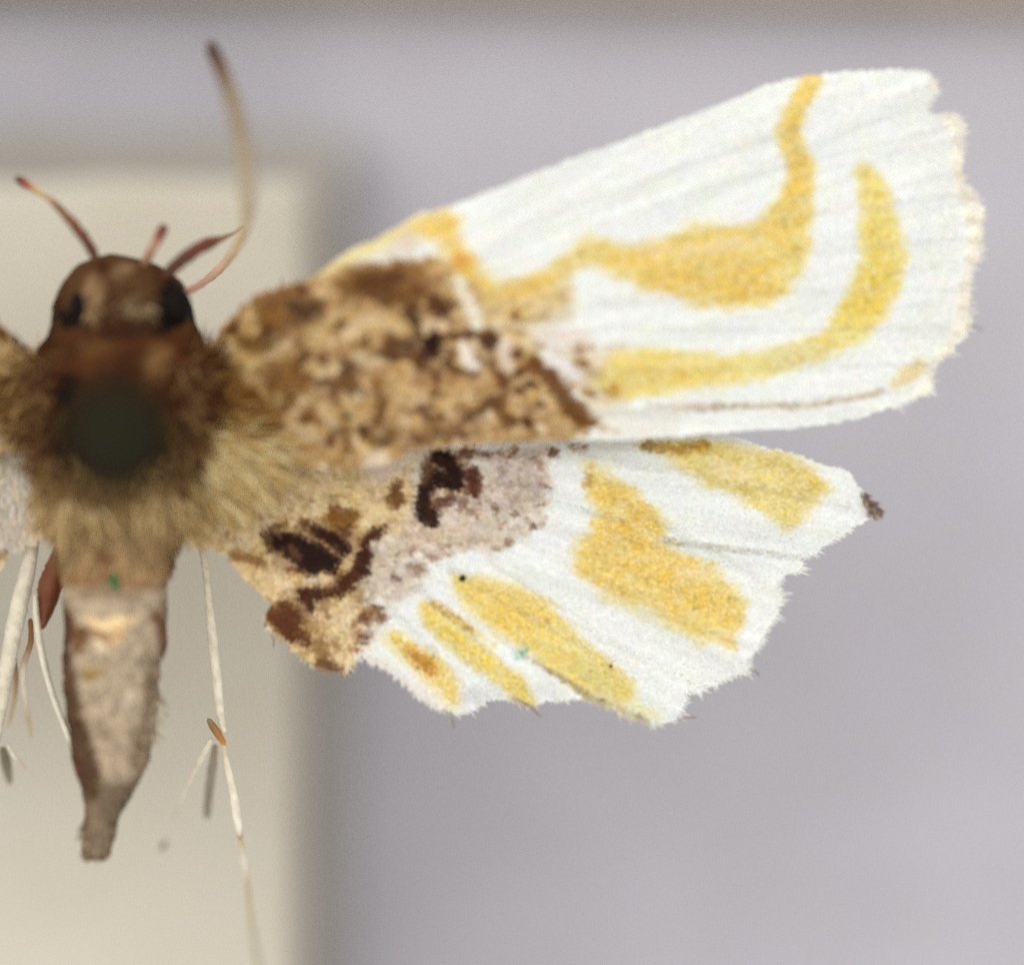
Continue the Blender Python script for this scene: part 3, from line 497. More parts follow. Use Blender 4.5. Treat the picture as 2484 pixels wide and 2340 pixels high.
def make_wing(name, outline, patches, zf, base_pt, tan_reach, seed, fringe_span, mirror=False, density=1.0, label=None):
    def place(P, z):
        X = P[:, 0].copy()
        if mirror: X = 2 * AX - X
        return np.stack([(X - 1242) / 100, (1170 - P[:, 1]) / 100, z], 1)
    # membrane ------------------------------------------------------------
    ol = []
    oo = np.asarray(outline, float)
    for i in range(len(oo)):
        a, b = oo[i], oo[(i + 1) % len(oo)]; k = max(1, int(np.linalg.norm(b - a) / 13))
        for t in range(k): ol.append(a + (b - a) * t / k)
    ol = np.array(ol); ol = ol + np.stack([fbm(ol[:, 0] / 14, ol[:, 1] / 14, seed + 1), fbm(ol[:, 0] / 14, ol[:, 1] / 14, seed + 2)], 1) * 2.2
    x0, y0 = ol.min(0); x1, y1 = ol.max(0)
    gx, gy = np.meshgrid(np.arange(x0, x1, 14.0), np.arange(y0, y1, 14.0))
    G = np.stack([gx.ravel(), gy.ravel()], 1) + rng.uniform(-4, 4, (gx.size, 2))
    G = G[poly_sd(G, ol) > 8]
    allp = np.vstack([ol, G]); nb = len(ol)
    vv, ee, ff, *_ = delaunay_2d_cdt([Vector(p) for p in allp], [], [list(range(nb))], 1, 1e-6)
    P = np.array([(v.x, v.y) for v in vv]); T = np.array([tuple(f) for f in ff])
    e1 = P[T[:, 1]] - P[T[:, 0]]; e2 = P[T[:, 2]] - P[T[:, 0]]
    fl = (e1[:, 0] * e2[:, 1] - e1[:, 1] * e2[:, 0]) > 0          # picture y runs down: positive = facing away
    T[fl] = T[fl][:, ::-1]
    if mirror: T = T[:, ::-1]
    z = zf(P); nV = len(P)
    V = np.vstack([place(P, z), place(P, z - 0.04)])
    tris = [tuple(t) for t in T] + [(t[2] + nV, t[1] + nV, t[0] + nV) for t in T]
    cnt = {}
    for t in T:
        for a, b in ((t[0], t[1]), (t[1], t[2]), (t[2], t[0])): cnt[(a, b)] = 1
    for (a, b) in list(cnt):
        if (b, a) not in cnt: tris += [(b, a, a + nV), (b, a + nV, b + nV)]
    C = lin(np.clip(wing_pigment(P, patches, base_pt, tan_reach, seed), 0, 255))
    wing = mesh_obj(name, V, np.array(tris), M_MEMB, moth, np.vstack([C, C]))
    if label: wing['label'] = label
    # scales ----------------------------------------------------------------
    area = 0.5 * abs(np.dot(ol[:, 0], np.roll(ol[:, 1], 1)) - np.dot(ol[:, 1], np.roll(ol[:, 0], 1)))
    ns = int(area / 17 * density)
    Q = rng.uniform((x0, y0), (x1, y1), (int(ns * (x1 - x0) * (y1 - y0) / area), 2))
    Q = Q[poly_sd(Q, ol) > 1.5]
    C = wing_pigment(Q + rng.normal(0, 3.2, Q.shape), patches, base_pt, tan_reach, seed)
    d = flow(Q, base_pt)
    ang = rng.normal(0, 0.16, len(Q)); ca, sa = np.cos(ang), np.sin(ang)
    d = np.stack([d[:, 0] * ca - d[:, 1] * sa, d[:, 0] * sa + d[:, 1] * ca], 1)
    C = C * (1 + rng.normal(0, 0.02, len(Q)) + rng.normal(0, 0.06, len(Q)) * np.clip((215 - C.mean(1)) / 40, 0, 1))[:, None] + rng.normal(0, 2, (len(Q), 3))
    r = np.hypot(Q[:, 0] - base_pt[0], Q[:, 1] - base_pt[1])
    furry = smooth(tan_reach * 0.55, 120, r)
    h = 2.0; zx = (zf(Q + np.array((h, 0))) - zf(Q - np.array((h, 0)))) / (2 * h / 100); zy = (zf(Q + np.array((0, h))) - zf(Q - np.array((0, h)))) / (2 * h / 100)
    mx = -1 if mirror else 1
    nor = np.stack([-zx * mx, zy, np.ones(len(Q))], 1); nor /= np.linalg.norm(nor, axis=1)[:, None]
    d3 = np.stack([d[:, 0] * mx, -d[:, 1], np.zeros(len(Q))], 1); d3 -= nor * (d3 * nor).sum(1)[:, None]; d3 /= np.linalg.norm(d3, axis=1)[:, None]
    pos = place(Q, zf(Q)) + nor * 0.012
    Ln = (0.11 + 0.05 * rng.random(len(Q))) * (1 + furry * rng.uniform(0.3, 2.2, len(Q))); Wd = Ln * (0.5 - 0.3 * furry)
    dark = 1 - np.clip(C.mean(1) / 200, 0, 1)
    lift = 0.06 + 0.07 * rng.random(len(Q)) + 0.30 * dark * rng.random(len(Q)) + 0.08 * furry
    leaf_cloud('wing_scales', pos, d3, nor, Ln, Wd, lin(np.clip(C, 0, 255)), M_SCALE, wing, lift)
    # fringe -----------------------------------------------------------------
    i0, i1 = fringe_span
    E = []
    for i in range(i0, i1):
        a, b = oo[i], oo[i + 1]; L = np.linalg.norm(b - a); k = int(L / 0.9)
        e = (b - a) / (L + 1e-9); nrm = np.array((e[1], -e[0]))
        for t in rng.random(k): E.append((*(a + (b - a) * t), *nrm))
    E = np.array(E); Q = E[:, :2] - E[:, 2:] * 6
    d = flow(Q, base_pt) * 0.75 + E[:, 2:] * 0.35
    clump = fbm(Q[:, 0] / 11, Q[:, 1] / 11, seed + 50)
    ang = rng.normal(0, 0.20, len(Q)) + clump * 0.25; ca, sa = np.cos(ang), np.sin(ang)
    d = np.stack([d[:, 0] * ca - d[:, 1] * sa, d[:, 0] * sa + d[:, 1] * ca], 1); d /= np.linalg.norm(d, axis=1)[:, None]
    keep = fbm(Q[:, 0] / 22, Q[:, 1] / 22, seed + 70) > -0.35
    Q, d, clump = Q[keep], d[keep], clump[keep]
    d3 = np.stack([d[:, 0] * mx, -d[:, 1], rng.normal(-0.05, 0.12, len(Q))], 1); d3 /= np.linalg.norm(d3, axis=1)[:, None]
    nor = np.tile((0, 0, 1.0), (len(Q), 1)); nor = nor - d3 * d3[:, 2:3]; nor /= np.linalg.norm(nor, axis=1)[:, None]
    Ln = rng.uniform(0.08, 0.30, len(Q)) * (1 + 0.35 * np.clip(clump, -0.6, 1)) + 0.16 * (rng.random(len(Q)) > 0.96)
    base = np.array((232, 228, 214)) + rng.normal(0, 6, (len(Q), 1)) - 24 * (rng.random((len(Q), 1)) > 0.85)
    near = wing_pigment(Q, patches, base_pt, tan_reach, seed); base = base * 0.35 + near * 0.65
    leaf_cloud('fringe', place(Q, zf(Q)), d3, nor, Ln, np.full(len(Q), 0.024), lin(np.clip(base, 0, 255)), M_SCALE, wing, 0.0)
    return wing

def idx_of(out, p): return min(range(len(out)), key=lambda i: (out[i][0] - p[0]) ** 2 + (out[i][1] - p[1]) ** 2)
f_span = (idx_of(F_OUT, (2215, 176)), idx_of(F_OUT, (2154, 987)))
h_span = (idx_of(H_OUT, (2060, 1284)), idx_of(H_OUT, (643, 1515)))
LEFT_F = F_PATCH; LEFT_H = H_PATCH + [('P', [(480, 1080), (600, 1090), (620, 1330), (500, 1330)], (204, 196, 184), 26, 14, .85)]
make_wing('hindwing', H_OUT, H_PATCH, z_hind, (560, 1080), 620, 200, h_span)
make_wing('forewing', F_OUT, F_PATCH, z_fore, (430, 960), 960, 100, f_span)
make_wing('hindwing', H_OUT, LEFT_H, z_hind, (560, 1080), 620, 200, h_span, True, 0.35)
make_wing('forewing', F_OUT, LEFT_F, z_fore, (430, 960), 960, 100, f_span, True, 0.35)

# ------------------------------------------------------------------ body: head, thorax and abdomen in one skin
ST = np.array([  # picture row, left edge, right edge, half height
 (616, 268, 276, .05), (622, 240, 315, .35), (632, 215, 350, .60), (650, 182, 400, .85), (684, 150, 442, 1.15), (722, 137, 459, 1.35), (762, 137, 463, 1.40), (792, 130, 477, 1.42),
 (818, 112, 490, 1.52), (848, 90, 500, 1.7), (905, 84, 498, 2.0), (965, 100, 484, 2.25), (1035, 106, 470, 2.35), (1105, 112, 462, 2.2), (1185, 118, 462, 1.95), (1260, 134, 444, 1.7),
 (1310, 145, 424, 1.55), (1352, 150, 409, 1.45), (1416, 154, 402, 1.38), (1480, 158, 403, 1.33), (1548, 158, 402, 1.28), (1600, 156, 392, 1.22), (1660, 158, 386, 1.18), (1724, 164, 379, 1.12),
 (1790, 172, 371, 1.02), (1823, 178, 367, .96), (1860, 187, 346, .88), (1895, 197, 328, .80), (1935, 211, 309, .66), (1966, 210, 293, .58), (2010, 203, 281, .52), (2050, 197, 269, .45), (2068, 203, 260, .3), (2078, 224, 240, .04)])
CZ = 0.1
ys = np.concatenate([np.linspace(616, 640, 10), np.linspace(645, 2050, 170), np.linspace(2055, 2078, 10)])
Lf, Rt, Hz = (np.interp(ys, ST[:, 0], ST[:, k]) for k in (1, 2, 3))
def sm(a):
    b = a.copy()
    for _ in range(6): b[1:-1] = 0.25 * b[:-2] + 0.5 * b[1:-1] + 0.25 * b[2:]
    return b
Lf, Rt, Hz = sm(Lf), sm(Rt), sm(Hz)
Lf = Lf + 5 * fbm(ys / 24, ys * 0, 611) * smooth(1250, 1400, ys); Rt = Rt + 8 * fbm(ys / 28, ys * 0, 612) * smooth(1250, 1400, ys)
seg = np.where(ys > 1440, 0.08 * np.exp(-(((ys - 1400) % 88) / 9.0) ** 2), 0)      # creases between abdominal rings
B_PATCH = [
 ('P', [(80, 800), (520, 800), (510, 960), (480, 1150), (90, 1150), (80, 900)], (88, 50, 26), 20, 14),
 ('L', [(290, 1040, 130), (300, 1080, 125)], (56, 34, 18), 30, 14),
 ('L', [(440, 1000, 30), (460, 1080, 40), (440, 1150, 30)], (132, 98, 50), 26, 14, .85),
 ('P', [(90, 1140), (470, 1140), (460, 1240), (110, 1230)], (122, 95, 56), 30, 16), ('P', [(100, 1225), (470, 1215), (430, 1320), (400, 1420), (140, 1420)], (178, 146, 104), 28, 14),
 ('P', [(140, 1405), (420, 1405), (400, 1700), (340, 1900), (180, 1900), (140, 1600)], (176, 158, 132), 34, 14),
 ('P', [(180, 1890), (340, 1880), (300, 2000), (270, 2090), (180, 2090)], (124, 106, 84), 24, 10),
 ('L', [(235, 842, 26), (270, 850, 16)], (134, 96, 50), 18, 16, .8), ('L', [(140, 862, 22)], (124, 88, 46), 16, 14, .8), ('L', [(400, 865, 24), (378, 892, 18)], (154, 118, 72), 16, 14, .85), ('L', [(330, 880, 30)], (64, 34, 18), 18, 14, .7),
 ('L', [(130, 900, 24), (140, 960, 22)], (72, 34, 18), 14, 10, .9), ('L', [(450, 880, 24), (440, 940, 26), (420, 960, 14)], (84, 38, 18), 16, 10, .9),
 ('L', [(182, 930, 22)], (18, 12, 8), 12, 8, .9), ('L', [(130, 1050, 22), (125, 1110, 20)], (76, 38, 22), 14, 10, .9), ('L', [(455, 1000, 16)], (140, 116, 72), 12, 8, .7),
 ('L', [(150, 1010, 18), (170, 990, 12)], (104, 86, 46), 12, 8, .7), ('L', [(340, 1140, 20), (345, 1190, 10)], (66, 44, 26), 14, 10, .9),
 # head
 ('L', [(232, 688, 18), (240, 730, 22), (236, 758, 14)], (168, 134, 98), 14, 10, .95), ('L', [(300, 662, 20), (320, 655, 14)], (156, 124, 90), 14, 8, .85), ('L', [(330, 735, 16), (365, 745, 16)], (166, 146, 110), 12, 8, .95),
 ('L', [(258, 655, 14)], (66, 34, 18), 12, 8, .9), ('L', [(280, 790, 30), (330, 790, 24)], (68, 38, 22), 20, 10, .8), ('L', [(135, 690, 14), (140, 770, 14)], (70, 48, 30), 14, 8, .8), ('L', [(405, 690, 26)], (72, 40, 22), 16, 8, .8),
 ('L', [(425, 735, 40), (395, 790, 22)], (26, 18, 12), 14, 8), ('L', [(188, 752, 20), (190, 775, 12)], (30, 20, 14), 12, 8),
 # abdomen
 ('L', [(265, 1312, 16), (280, 1330, 8)], (124, 84, 50), 10, 7, .9), ('L', [(262, 1360, 10), (295, 1380, 13), (335, 1402, 12), (360, 1396, 8)], (136, 96, 66), 10, 9, .75), ('L', [(190, 1378, 9), (230, 1388, 13), (252, 1390, 8)], (138, 94, 62), 10, 9, .75),
 ('L', [(190, 1430, 10), (260, 1420, 8), (340, 1430, 8)], (138, 112, 84), 10, 6, .6),
 ('L', [(176, 1490, 16), (185, 1530, 18), (215, 1520, 14), (200, 1560, 12)], (104, 66, 40), 12, 9, .9), ('L', [(385, 1480, 12), (398, 1520, 12), (400, 1560, 10)], (112, 76, 52), 10, 7, .85),
 ('L', [(220, 1482, 11), (255, 1503, 15), (300, 1495, 15), (330, 1490, 8)], (240, 206, 156), 7, 6), ('L', [(300, 1520, 12), (288, 1540, 12)], (210, 170, 120), 8, 6, .9), ('L', [(258, 1550, 13)], (232, 206, 168), 7, 5, .9), ('L', [(270, 1530, 8), (240, 1515, 8)], (120, 80, 40), 7, 5, .7),
 ('L', [(164, 1470, 12), (166, 1600, 20), (182, 1700, 30), (198, 1790, 34), (218, 1860, 34), (228, 1905, 20)], (86, 62, 44), 12, 10, .95), ('L', [(225, 1622, 12), (250, 1612, 8)], (142, 110, 48), 8, 5, .85), ('L', [(222, 1600, 10), (262, 1600, 10)], (196, 172, 130), 8, 6, .7),
 ('L', [(320, 1690, 18)], (196, 182, 160), 12, 8, .7), ('L', [(262, 1760, 14)], (118, 96, 72), 10, 7, .7), ('L', [(372, 1610, 10), (365, 1700, 10), (345, 1760, 14), (330, 1830, 12)], (120, 98, 74), 12, 8, .7), ('L', [(190, 1850, 8)], (150, 70, 50), 7, 4, .8),
 ('L', [(212, 1985, 8), (205, 2040, 10)], (94, 80, 60), 10, 6, .7),
]
NA = 40
Pb = []; Vb = []
phi = np.linspace(0, 2 * math.pi, NA, endpoint=False)
for i, y in enumerate(ys):
    cx = (Lf[i] + Rt[i]) / 2; hw = (Rt[i] - Lf[i]) / 2
    for a in phi:
        k = 1 + 0.07 * fbm(np.array([y / 34.0]), np.array([a * 2.6]), 300, 4)[0] - seg[i]
        x = cx + hw * math.cos(a) * k; z = CZ + Hz[i] * math.sin(a) * k
        Vb.append(((x - 1242) / 100, (1170 - y) / 100, z)); Pb.append((x, y))
Pb = np.array(Pb)
Fb = []
for i in range(len(ys) - 1):
    for a in range(NA):
        b = (a + 1) % NA; Fb.append((i * NA + a, i * NA + b, (i + 1) * NA + b, (i + 1) * NA + a))
Fb.append(tuple(reversed(range(NA)))); Fb.append(tuple(range((len(ys) - 1) * NA, len(ys) * NA)))
HEADC = (98, 66, 38)
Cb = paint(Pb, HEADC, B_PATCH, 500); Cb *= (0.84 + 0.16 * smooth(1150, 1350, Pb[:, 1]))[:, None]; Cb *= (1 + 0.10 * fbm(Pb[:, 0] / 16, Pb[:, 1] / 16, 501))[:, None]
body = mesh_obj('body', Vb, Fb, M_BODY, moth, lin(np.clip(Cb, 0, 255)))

# hair and scales on the body
nh = 34000
yh = rng.uniform(622, 2070, nh); ah = rng.uniform(-0.15, math.pi + 0.15, nh)
l_, r_, z_ = np.interp(yh, ys, Lf), np.interp(yh, ys, Rt), np.interp(yh, ys, Hz)
cx = (l_ + r_) / 2; hw = (r_ - l_) / 2
xh = cx + hw * np.cos(ah)
pos = np.stack([(xh - 1242) / 100, (1170 - yh) / 100, CZ + z_ * np.sin(ah)], 1)
nor = np.stack([np.cos(ah) * z_, np.zeros(nh), np.sin(ah) * hw / 100], 1); nor /= np.linalg.norm(nor, axis=1)[:, None]
dr = np.stack([0.35 * np.cos(ah) + rng.normal(0, 0.25, nh), -np.ones(nh), rng.normal(0, 0.1, nh)], 1)
hd = yh < 790; dr[hd, 1] *= 0.6; dr[hd, 0] += rng.normal(0, 0.4, hd.sum())
dr -= nor * (dr * nor).sum(1)[:, None]; dr /= np.linalg.norm(dr, axis=1)[:, None]
Ph = np.stack([xh, yh], 1)
Ch = paint(Ph, HEADC, B_PATCH, 500) * (1 + rng.normal(0, 0.11, nh) + (0.14 + 0.18 * smooth(1420, 1250, yh)) * fbm(xh / 18, yh / 30, 640))[:, None]
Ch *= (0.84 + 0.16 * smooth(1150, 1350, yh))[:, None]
tx = smooth(800, 880, yh) * (1 - smooth(1330, 1430, yh))
hx_ = smooth(900, 820, yh)
Lh = 0.14 + 0.06 * rng.random(nh) + tx * rng.uniform(0.05, 0.38, nh) + hx_ * rng.uniform(0.0, 0.30, nh); Wh = 0.06 - 0.02 * tx
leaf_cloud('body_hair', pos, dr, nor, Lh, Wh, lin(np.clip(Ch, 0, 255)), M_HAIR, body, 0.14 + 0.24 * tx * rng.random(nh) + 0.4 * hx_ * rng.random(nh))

# loose fur between thorax and wing bases
def fur(name, src, n_, dirv, spread, ln, cols, zlo, zhi, parent):
    src = np.asarray(src, float)
    x0, y0 = src.min(0); x1, y1 = src.max(0)
    Q = rng.uniform((x0, y0), (x1, y1), (n_ * 3, 2)); Q = Q[poly_sd(Q, src) > 0][:n_]; m = len(Q)
    a = math.atan2(-dirv[1], dirv[0]) + rng.normal(0, spread, m) + 0.5 * fbm(Q[:, 0] / 30, Q[:, 1] / 30, 77)
    d = np.stack([np.cos(a), np.sin(a), rng.normal(0.05, 0.15, m)], 1); d /= np.linalg.norm(d, axis=1)[:, None]
    nr = np.tile((0, 0, 1.0), (m, 1)); nr -= d * d[:, 2:3]; nr /= np.linalg.norm(nr, axis=1)[:, None]
    p = np.stack([(Q[:, 0] - 1242) / 100, (1170 - Q[:, 1]) / 100, rng.uniform(zlo, zhi, m)], 1)
    c = np.array(cols)[rng.integers(0, len(cols), m)] * (1 + rng.normal(0, 0.08, m))[:, None]
    return leaf_cloud(name, p, d, nr, rng.uniform(ln[0], ln[1], m), np.full(m, 0.05), lin(np.clip(c, 0, 255)), M_HAIR, parent, 0.1)
fur('shoulder_fur', [(455, 850), (500, 846), (535, 880), (570, 960), (550, 1010), (490, 1040), (440, 960)], 1300, (1, .45), .8, (.25, .9), [(70, 38, 20), (98, 62, 30), (56, 26, 14), (122, 88, 44)], .3, 1.15, body)
fur('shoulder_fur', [(540, 880), (640, 930), (660, 1010), (560, 1030), (520, 960)], 420, (1, .3), .6, (.3, .8), [(132, 92, 42), (112, 72, 30), (160, 122, 66)], .7, 1.15, body)
fur('shoulder_fur', [(64, 850), (110, 852), (130, 960), (96, 1060), (40, 1030), (20, 920)], 900, (-1, .4), .8, (.25, .8), [(90, 56, 28), (132, 98, 52), (68, 36, 18), (172, 140, 88)], .3, 1.1, body)
BR = [(72, 44, 26), (98, 68, 38), (52, 30, 18), (126, 100, 60), (80, 44, 24)]
fur('thorax_fur', [(84, 870), (150, 870), (165, 960), (150, 1130), (96, 1130), (86, 1000)], 700, (-.55, 1), .6, (.25, .75), BR, .9, 1.7, body)
fur('thorax_fur', [(420, 860), (498, 870), (495, 980), (470, 1130), (410, 1130), (425, 1000)], 800, (.65, 1), .6, (.25, .8), BR, .9, 1.8, body)
fur('thorax_fur', [(120, 1100), (450, 1100), (440, 1190), (130, 1190)], 600, (.05, 1), .6, (.3, .8), [(92, 66, 36), (120, 92, 54), (70, 46, 26), (140, 112, 70)], 1.7, 2.2, body)
fur('long_fur', [(420, 1000), (510, 1015), (640, 1085), (620, 1150), (540, 1190), (450, 1140)], 800, (1, .75), .45, (.6, 1.7), [(204, 178, 122), (222, 204, 158), (172, 142, 86), (196, 168, 108), (150, 116, 64)], .4, 1.2, body)
fur('long_fur', [(150, 1150), (420, 1150), (440, 1230), (150, 1230)], 700, (.05, 1), .45, (.5, 1.3), [(150, 120, 74), (190, 160, 112), (118, 92, 52), (204, 178, 132)], 1.4, 2.0, body)
fur('flank_fur', [(400, 1040), (500, 1050), (520, 1200), (450, 1280), (390, 1260)], 1100, (.6, 1), .5, (.3, .9), [(176, 146, 92), (200, 172, 118), (150, 120, 66), (188, 160, 112)], .0, .9, body)
fur('flank_fur', [(90, 1120), (180, 1160), (180, 1290), (110, 1260)], 400, (-.3, 1), .5, (.3, .8), [(176, 146, 100), (150, 120, 70), (196, 172, 126)], .0, .7, body)

fur('tail_hair', [(200, 1990), (285, 1980), (262, 2070), (200, 2074)], 260, (-.15, 1), .3, (.08, .26), [(130, 112, 88), (160, 142, 116), (104, 88, 66)], .2, .6, body)
fur('tail_hair', [(330, 1690), (396, 1680), (380, 1780), (330, 1800)], 160, (.45, 1), .4, (.12, .4), [(160, 142, 116), (130, 112, 84), (180, 164, 138)], .1, .8, body)
fur('tip_tuft', [(2086, 1188), (2112, 1208), (2138, 1246), (2124, 1256), (2100, 1236)], 90, (.9, .5), .45, (.1, .28), [(120, 100, 88), (96, 76, 64), (150, 132, 118)], -.55, -.4, bpy.data.objects['hindwing'])

# ------------------------------------------------------------------ tubes: legs, antennae, palps
def tube(name, pts, cols, parent, mat=M_LEG, seed=0, step=5.0, sides=10, rough=0.08):
    """pts: (px, py, radius_px, z_mm); cols: colour at each point"""
    A = np.hstack([np.asarray(pts, float), np.asarray(cols, float)])
    K = catmull(A, step)
    C3 = np.array([at(k[0], k[1], k[3]) for k in K]); R = np.clip(K[:, 2], 0.8, 999) / 100
    T = np.gradient(C3, axis=0); T /= np.linalg.norm(T, axis=1)[:, None] + 1e-9
    up = np.tile((0, 0, 1.0), (len(K), 1)); s = np.cross(T, up); s /= np.linalg.norm(s, axis=1)[:, None] + 1e-9; u = np.cross(s, T)
    V = []; Cc = []; Fc = []
    for i in range(len(K)):
        tap = 1.0
        if i == 0 or i == len(K) - 1: tap = 0.35
        for a in range(sides):
            an = 2 * math.pi * a / sides
            rr = R[i] * tap * (1 + rough * (2 * vnoise(np.array([i * 0.6]), np.array([a * 1.3]), seed)[0] - 1))
            V.append(C3[i] + (s[i] * math.cos(an) + u[i] * math.sin(an)) * rr)
            Cc.append(K[i, 4:7] * (0.93 + 0.14 * vnoise(np.array([i * 0.35]), np.array([a * 0.9]), seed + 5)[0]))
    for i in range(len(K) - 1):
        for a in range(sides):
            b = (a + 1) % sides; Fc.append((i * sides + a, (i + 1) * sides + a, (i + 1) * sides + b, i * sides + b))
    Fc.append(tuple(range(sides))); Fc.append(tuple(reversed(range((len(K) - 1) * sides, len(K) * sides))))
    return mesh_obj(name, V, Fc, mat, parent, lin(np.clip(np.array(Cc), 0, 255)))
CR = (214, 204, 180); CW = (220, 211, 189); TB = (168, 128, 84); RB = (104, 54, 30); DB = (86, 50, 28); PT = (192, 172, 132)
# hind leg on the right with its pale spur and a darker grey strand
l1 = tube('leg', [(455, 1275, 12, -.9), (482, 1318, 10, -1.1), (494, 1350, 9, -1.2), (506, 1450, 10, -1.3), (517, 1560, 13, -1.4), (530, 1690, 12, -1.5), (538, 1750, 10, -1.5), (544, 1778, 8, -1.5)],
     [PALE, PT, CR, CR, CW, CW, CR, CR], moth, seed=1)
l1['label'] = 'long pale hind leg hanging right of the abdomen'
tube('joint', [(504, 1742, 6, -1.4), (516, 1760, 9, -1.4), (530, 1782, 9, -1.4), (541, 1798, 7, -1.45), (546, 1806, 5, -1.45)], [(160, 130, 98), (140, 104, 66), (166, 112, 56), (190, 126, 52), (190, 126, 52)], l1, seed=2)
tube('tarsus', [(540, 1800, 7, -1.5), (550, 1850, 8, -1.6), (564, 1910, 10, -1.7), (573, 1965, 12, -1.8), (579, 2010, 10, -2), (583, 2035, 6, -2.1)], [(200, 180, 150), CR, CW, CW, CW, TB], l1, seed=3)
tube('tarsus', [(583, 2035, 6, -2.1), (588, 2065, 8, -2.6), (594, 2100, 8, -3), (601, 2150, 6, -3.6), (606, 2200, 6, -4.2), (614, 2260, 7, -5), (625, 2330, 7, -5.8), (636, 2400, 5, -6.6)], [PT, CR, CW, PT, PT, (176, 168, 142), (172, 164, 140), (170, 160, 140)], l1, seed=4)
tube('spur_strand', [(514, 1790, 7, -1.6), (490, 1835, 8, -2), (462, 1890, 6, -2.5), (440, 1940, 4, -3), (420, 1985, 2, -3.5)], [CR, CW, CR, CR, PT], l1, seed=5)
tube('spur_strand', [(522, 1806, 7, -2.2), (515, 1860, 11, -2.8), (507, 1920, 11, -3.2), (502, 1975, 8, -3.6), (501, 1985, 4, -3.6)], [(150, 132, 108), (146, 134, 114), (136, 126, 108), (126, 116, 98), (126, 116, 98)], l1, seed=6)  # darker grey strand below the joint, beside the pale spur
tube('claw', [(402, 2036, 4, -4.5), (396, 2052, 7, -4.5), (390, 2062, 4, -4.5)], [(120, 112, 90)] * 3, l1, seed=61)
# legs on the left
l2 = tube('leg', [(92, 1195, 8, -.6), (88, 1225, 10, -.7), (82, 1290, 15, -.8), (68, 1375, 20, -1), (46, 1470, 23, -1.2), (25, 1570, 21, -1.4), (6, 1690, 17, -1.6), (-12, 1800, 13, -1.9), (-34, 1950, 9, -2.4)],
     [(200, 160, 140), CR, CR, CW, CW, CW, CR, CR, CR], moth, seed=7)
l2['label'] = 'broad pale leg at the left edge of the picture'
tube('spur_strand', [(18, 1806, 4, -2), (34, 1832, 6, -2.2), (62, 1864, 3, -2.6)], [CR, CW, PT], l2, seed=8)
tube('spur_strand', [(6, 1812, 8, -2.4), (14, 1845, 13, -2.8), (22, 1890, 9, -3.2), (24, 1902, 4, -3.3)], [(130, 116, 92), (122, 112, 92), (140, 128, 106), (150, 140, 120)], l2, seed=9)  # short dark grey strand next to the left leg's pale spur
l3 = tube('leg', [(86, 1440, 5, -.6), (88, 1490, 8, -.7), (100, 1575, 9, -.8), (122, 1665, 8, -.8), (150, 1745, 8, -.7), (172, 1800, 7, -.5), (186, 1840, 6, -.3), (196, 1866, 5, -.1)],
     [(206, 196, 176), CR, CW, CW, CW, CR, (196, 140, 110), (140, 70, 50)], moth, seed=10)
l3['label'] = 'thin pale leg crossing to the abdomen tip with a reddish end'
l4 = tube('leg', [(74, 1500, 6, -1.6), (74, 1560, 7, -1.8), (56, 1620, 9, -2), (60, 1690, 7, -2.4), (68, 1740, 6, -2.8), (76, 1790, 3, -3)], [(140, 96, 60), (150, 106, 70), CR, CR, PT, PT], moth, seed=11)
l5 = tube('leg', [(150, 1320, 14, -.5), (136, 1370, 24, -.7), (120, 1430, 29, -.8), (112, 1480, 18, -.8), (102, 1526, 5, -.8)], [(128, 84, 46), (116, 66, 30), (110, 58, 26), (104, 56, 26), (110, 64, 34)], moth, seed=12)
l5['label'] = 'short dark reddish brown leg beside the abdomen'
tube('leg', [(35, 1590, 5, -2), (38, 1640, 7, -2.2), (34, 1700, 6, -2.5), (20, 1760, 4, -2.8)], [(168, 128, 96), (176, 140, 110), PT, PT], moth, seed=13)
# head appendages
a1 = tube('antenna', [(440, 712, 9, .4), (480, 694, 9, -.4), (530, 655, 11, -1.8), (570, 605, 11, -3.2), (596, 545, 13, -4.8), (601, 480, 18, -6.8), (597, 410, 21, -7.6), (588, 345, 21, -7.6), (572, 275, 20, -7.0), (550, 205, 19, -6.2), (532, 160, 18, -5.4), (516, 122, 17, -5.0), (508, 104, 7, -4.5)],
     [(186, 130, 100), (204, 158, 132), (200, 164, 130), (190, 164, 122), (182, 160, 122), (172, 156, 126), (168, 150, 124), (174, 156, 126), (168, 148, 118), (160, 138, 102), (124, 96, 70), (92, 66, 48), (98, 74, 54)], moth, seed=20, rough=.15)
a1['label'] = 'long tan antenna curving up with a dark tip'
a2 = tube('antenna', [(238, 648, 10, .6), (222, 606, 12, .7), (196, 566, 13, .8), (168, 532, 11, .8), (138, 500, 8, .8), (116, 480, 7, .7), (88, 462, 7, .6), (66, 448, 10, .5), (48, 436, 10, .5), (36, 428, 4, .5)],
     [DB, DB, RB, (112, 70, 34), (120, 80, 46), (170, 138, 100), (176, 146, 90), (150, 70, 44), (92, 52, 38), (104, 70, 50)], moth, seed=21, rough=.12)
a2['label'] = 'short straight antenna at the left with a dark reddish tip'
tube('palp', [(345, 650, 12, .6), (362, 618, 11, .7), (376, 592, 11, .8), (388, 570, 13, .8), (397, 552, 12, .8), (400, 544, 5, .8)], [(120, 84, 56), (150, 112, 84), (170, 126, 100), (124, 66, 44), (112, 60, 44), (130, 80, 60)], moth, seed=22)
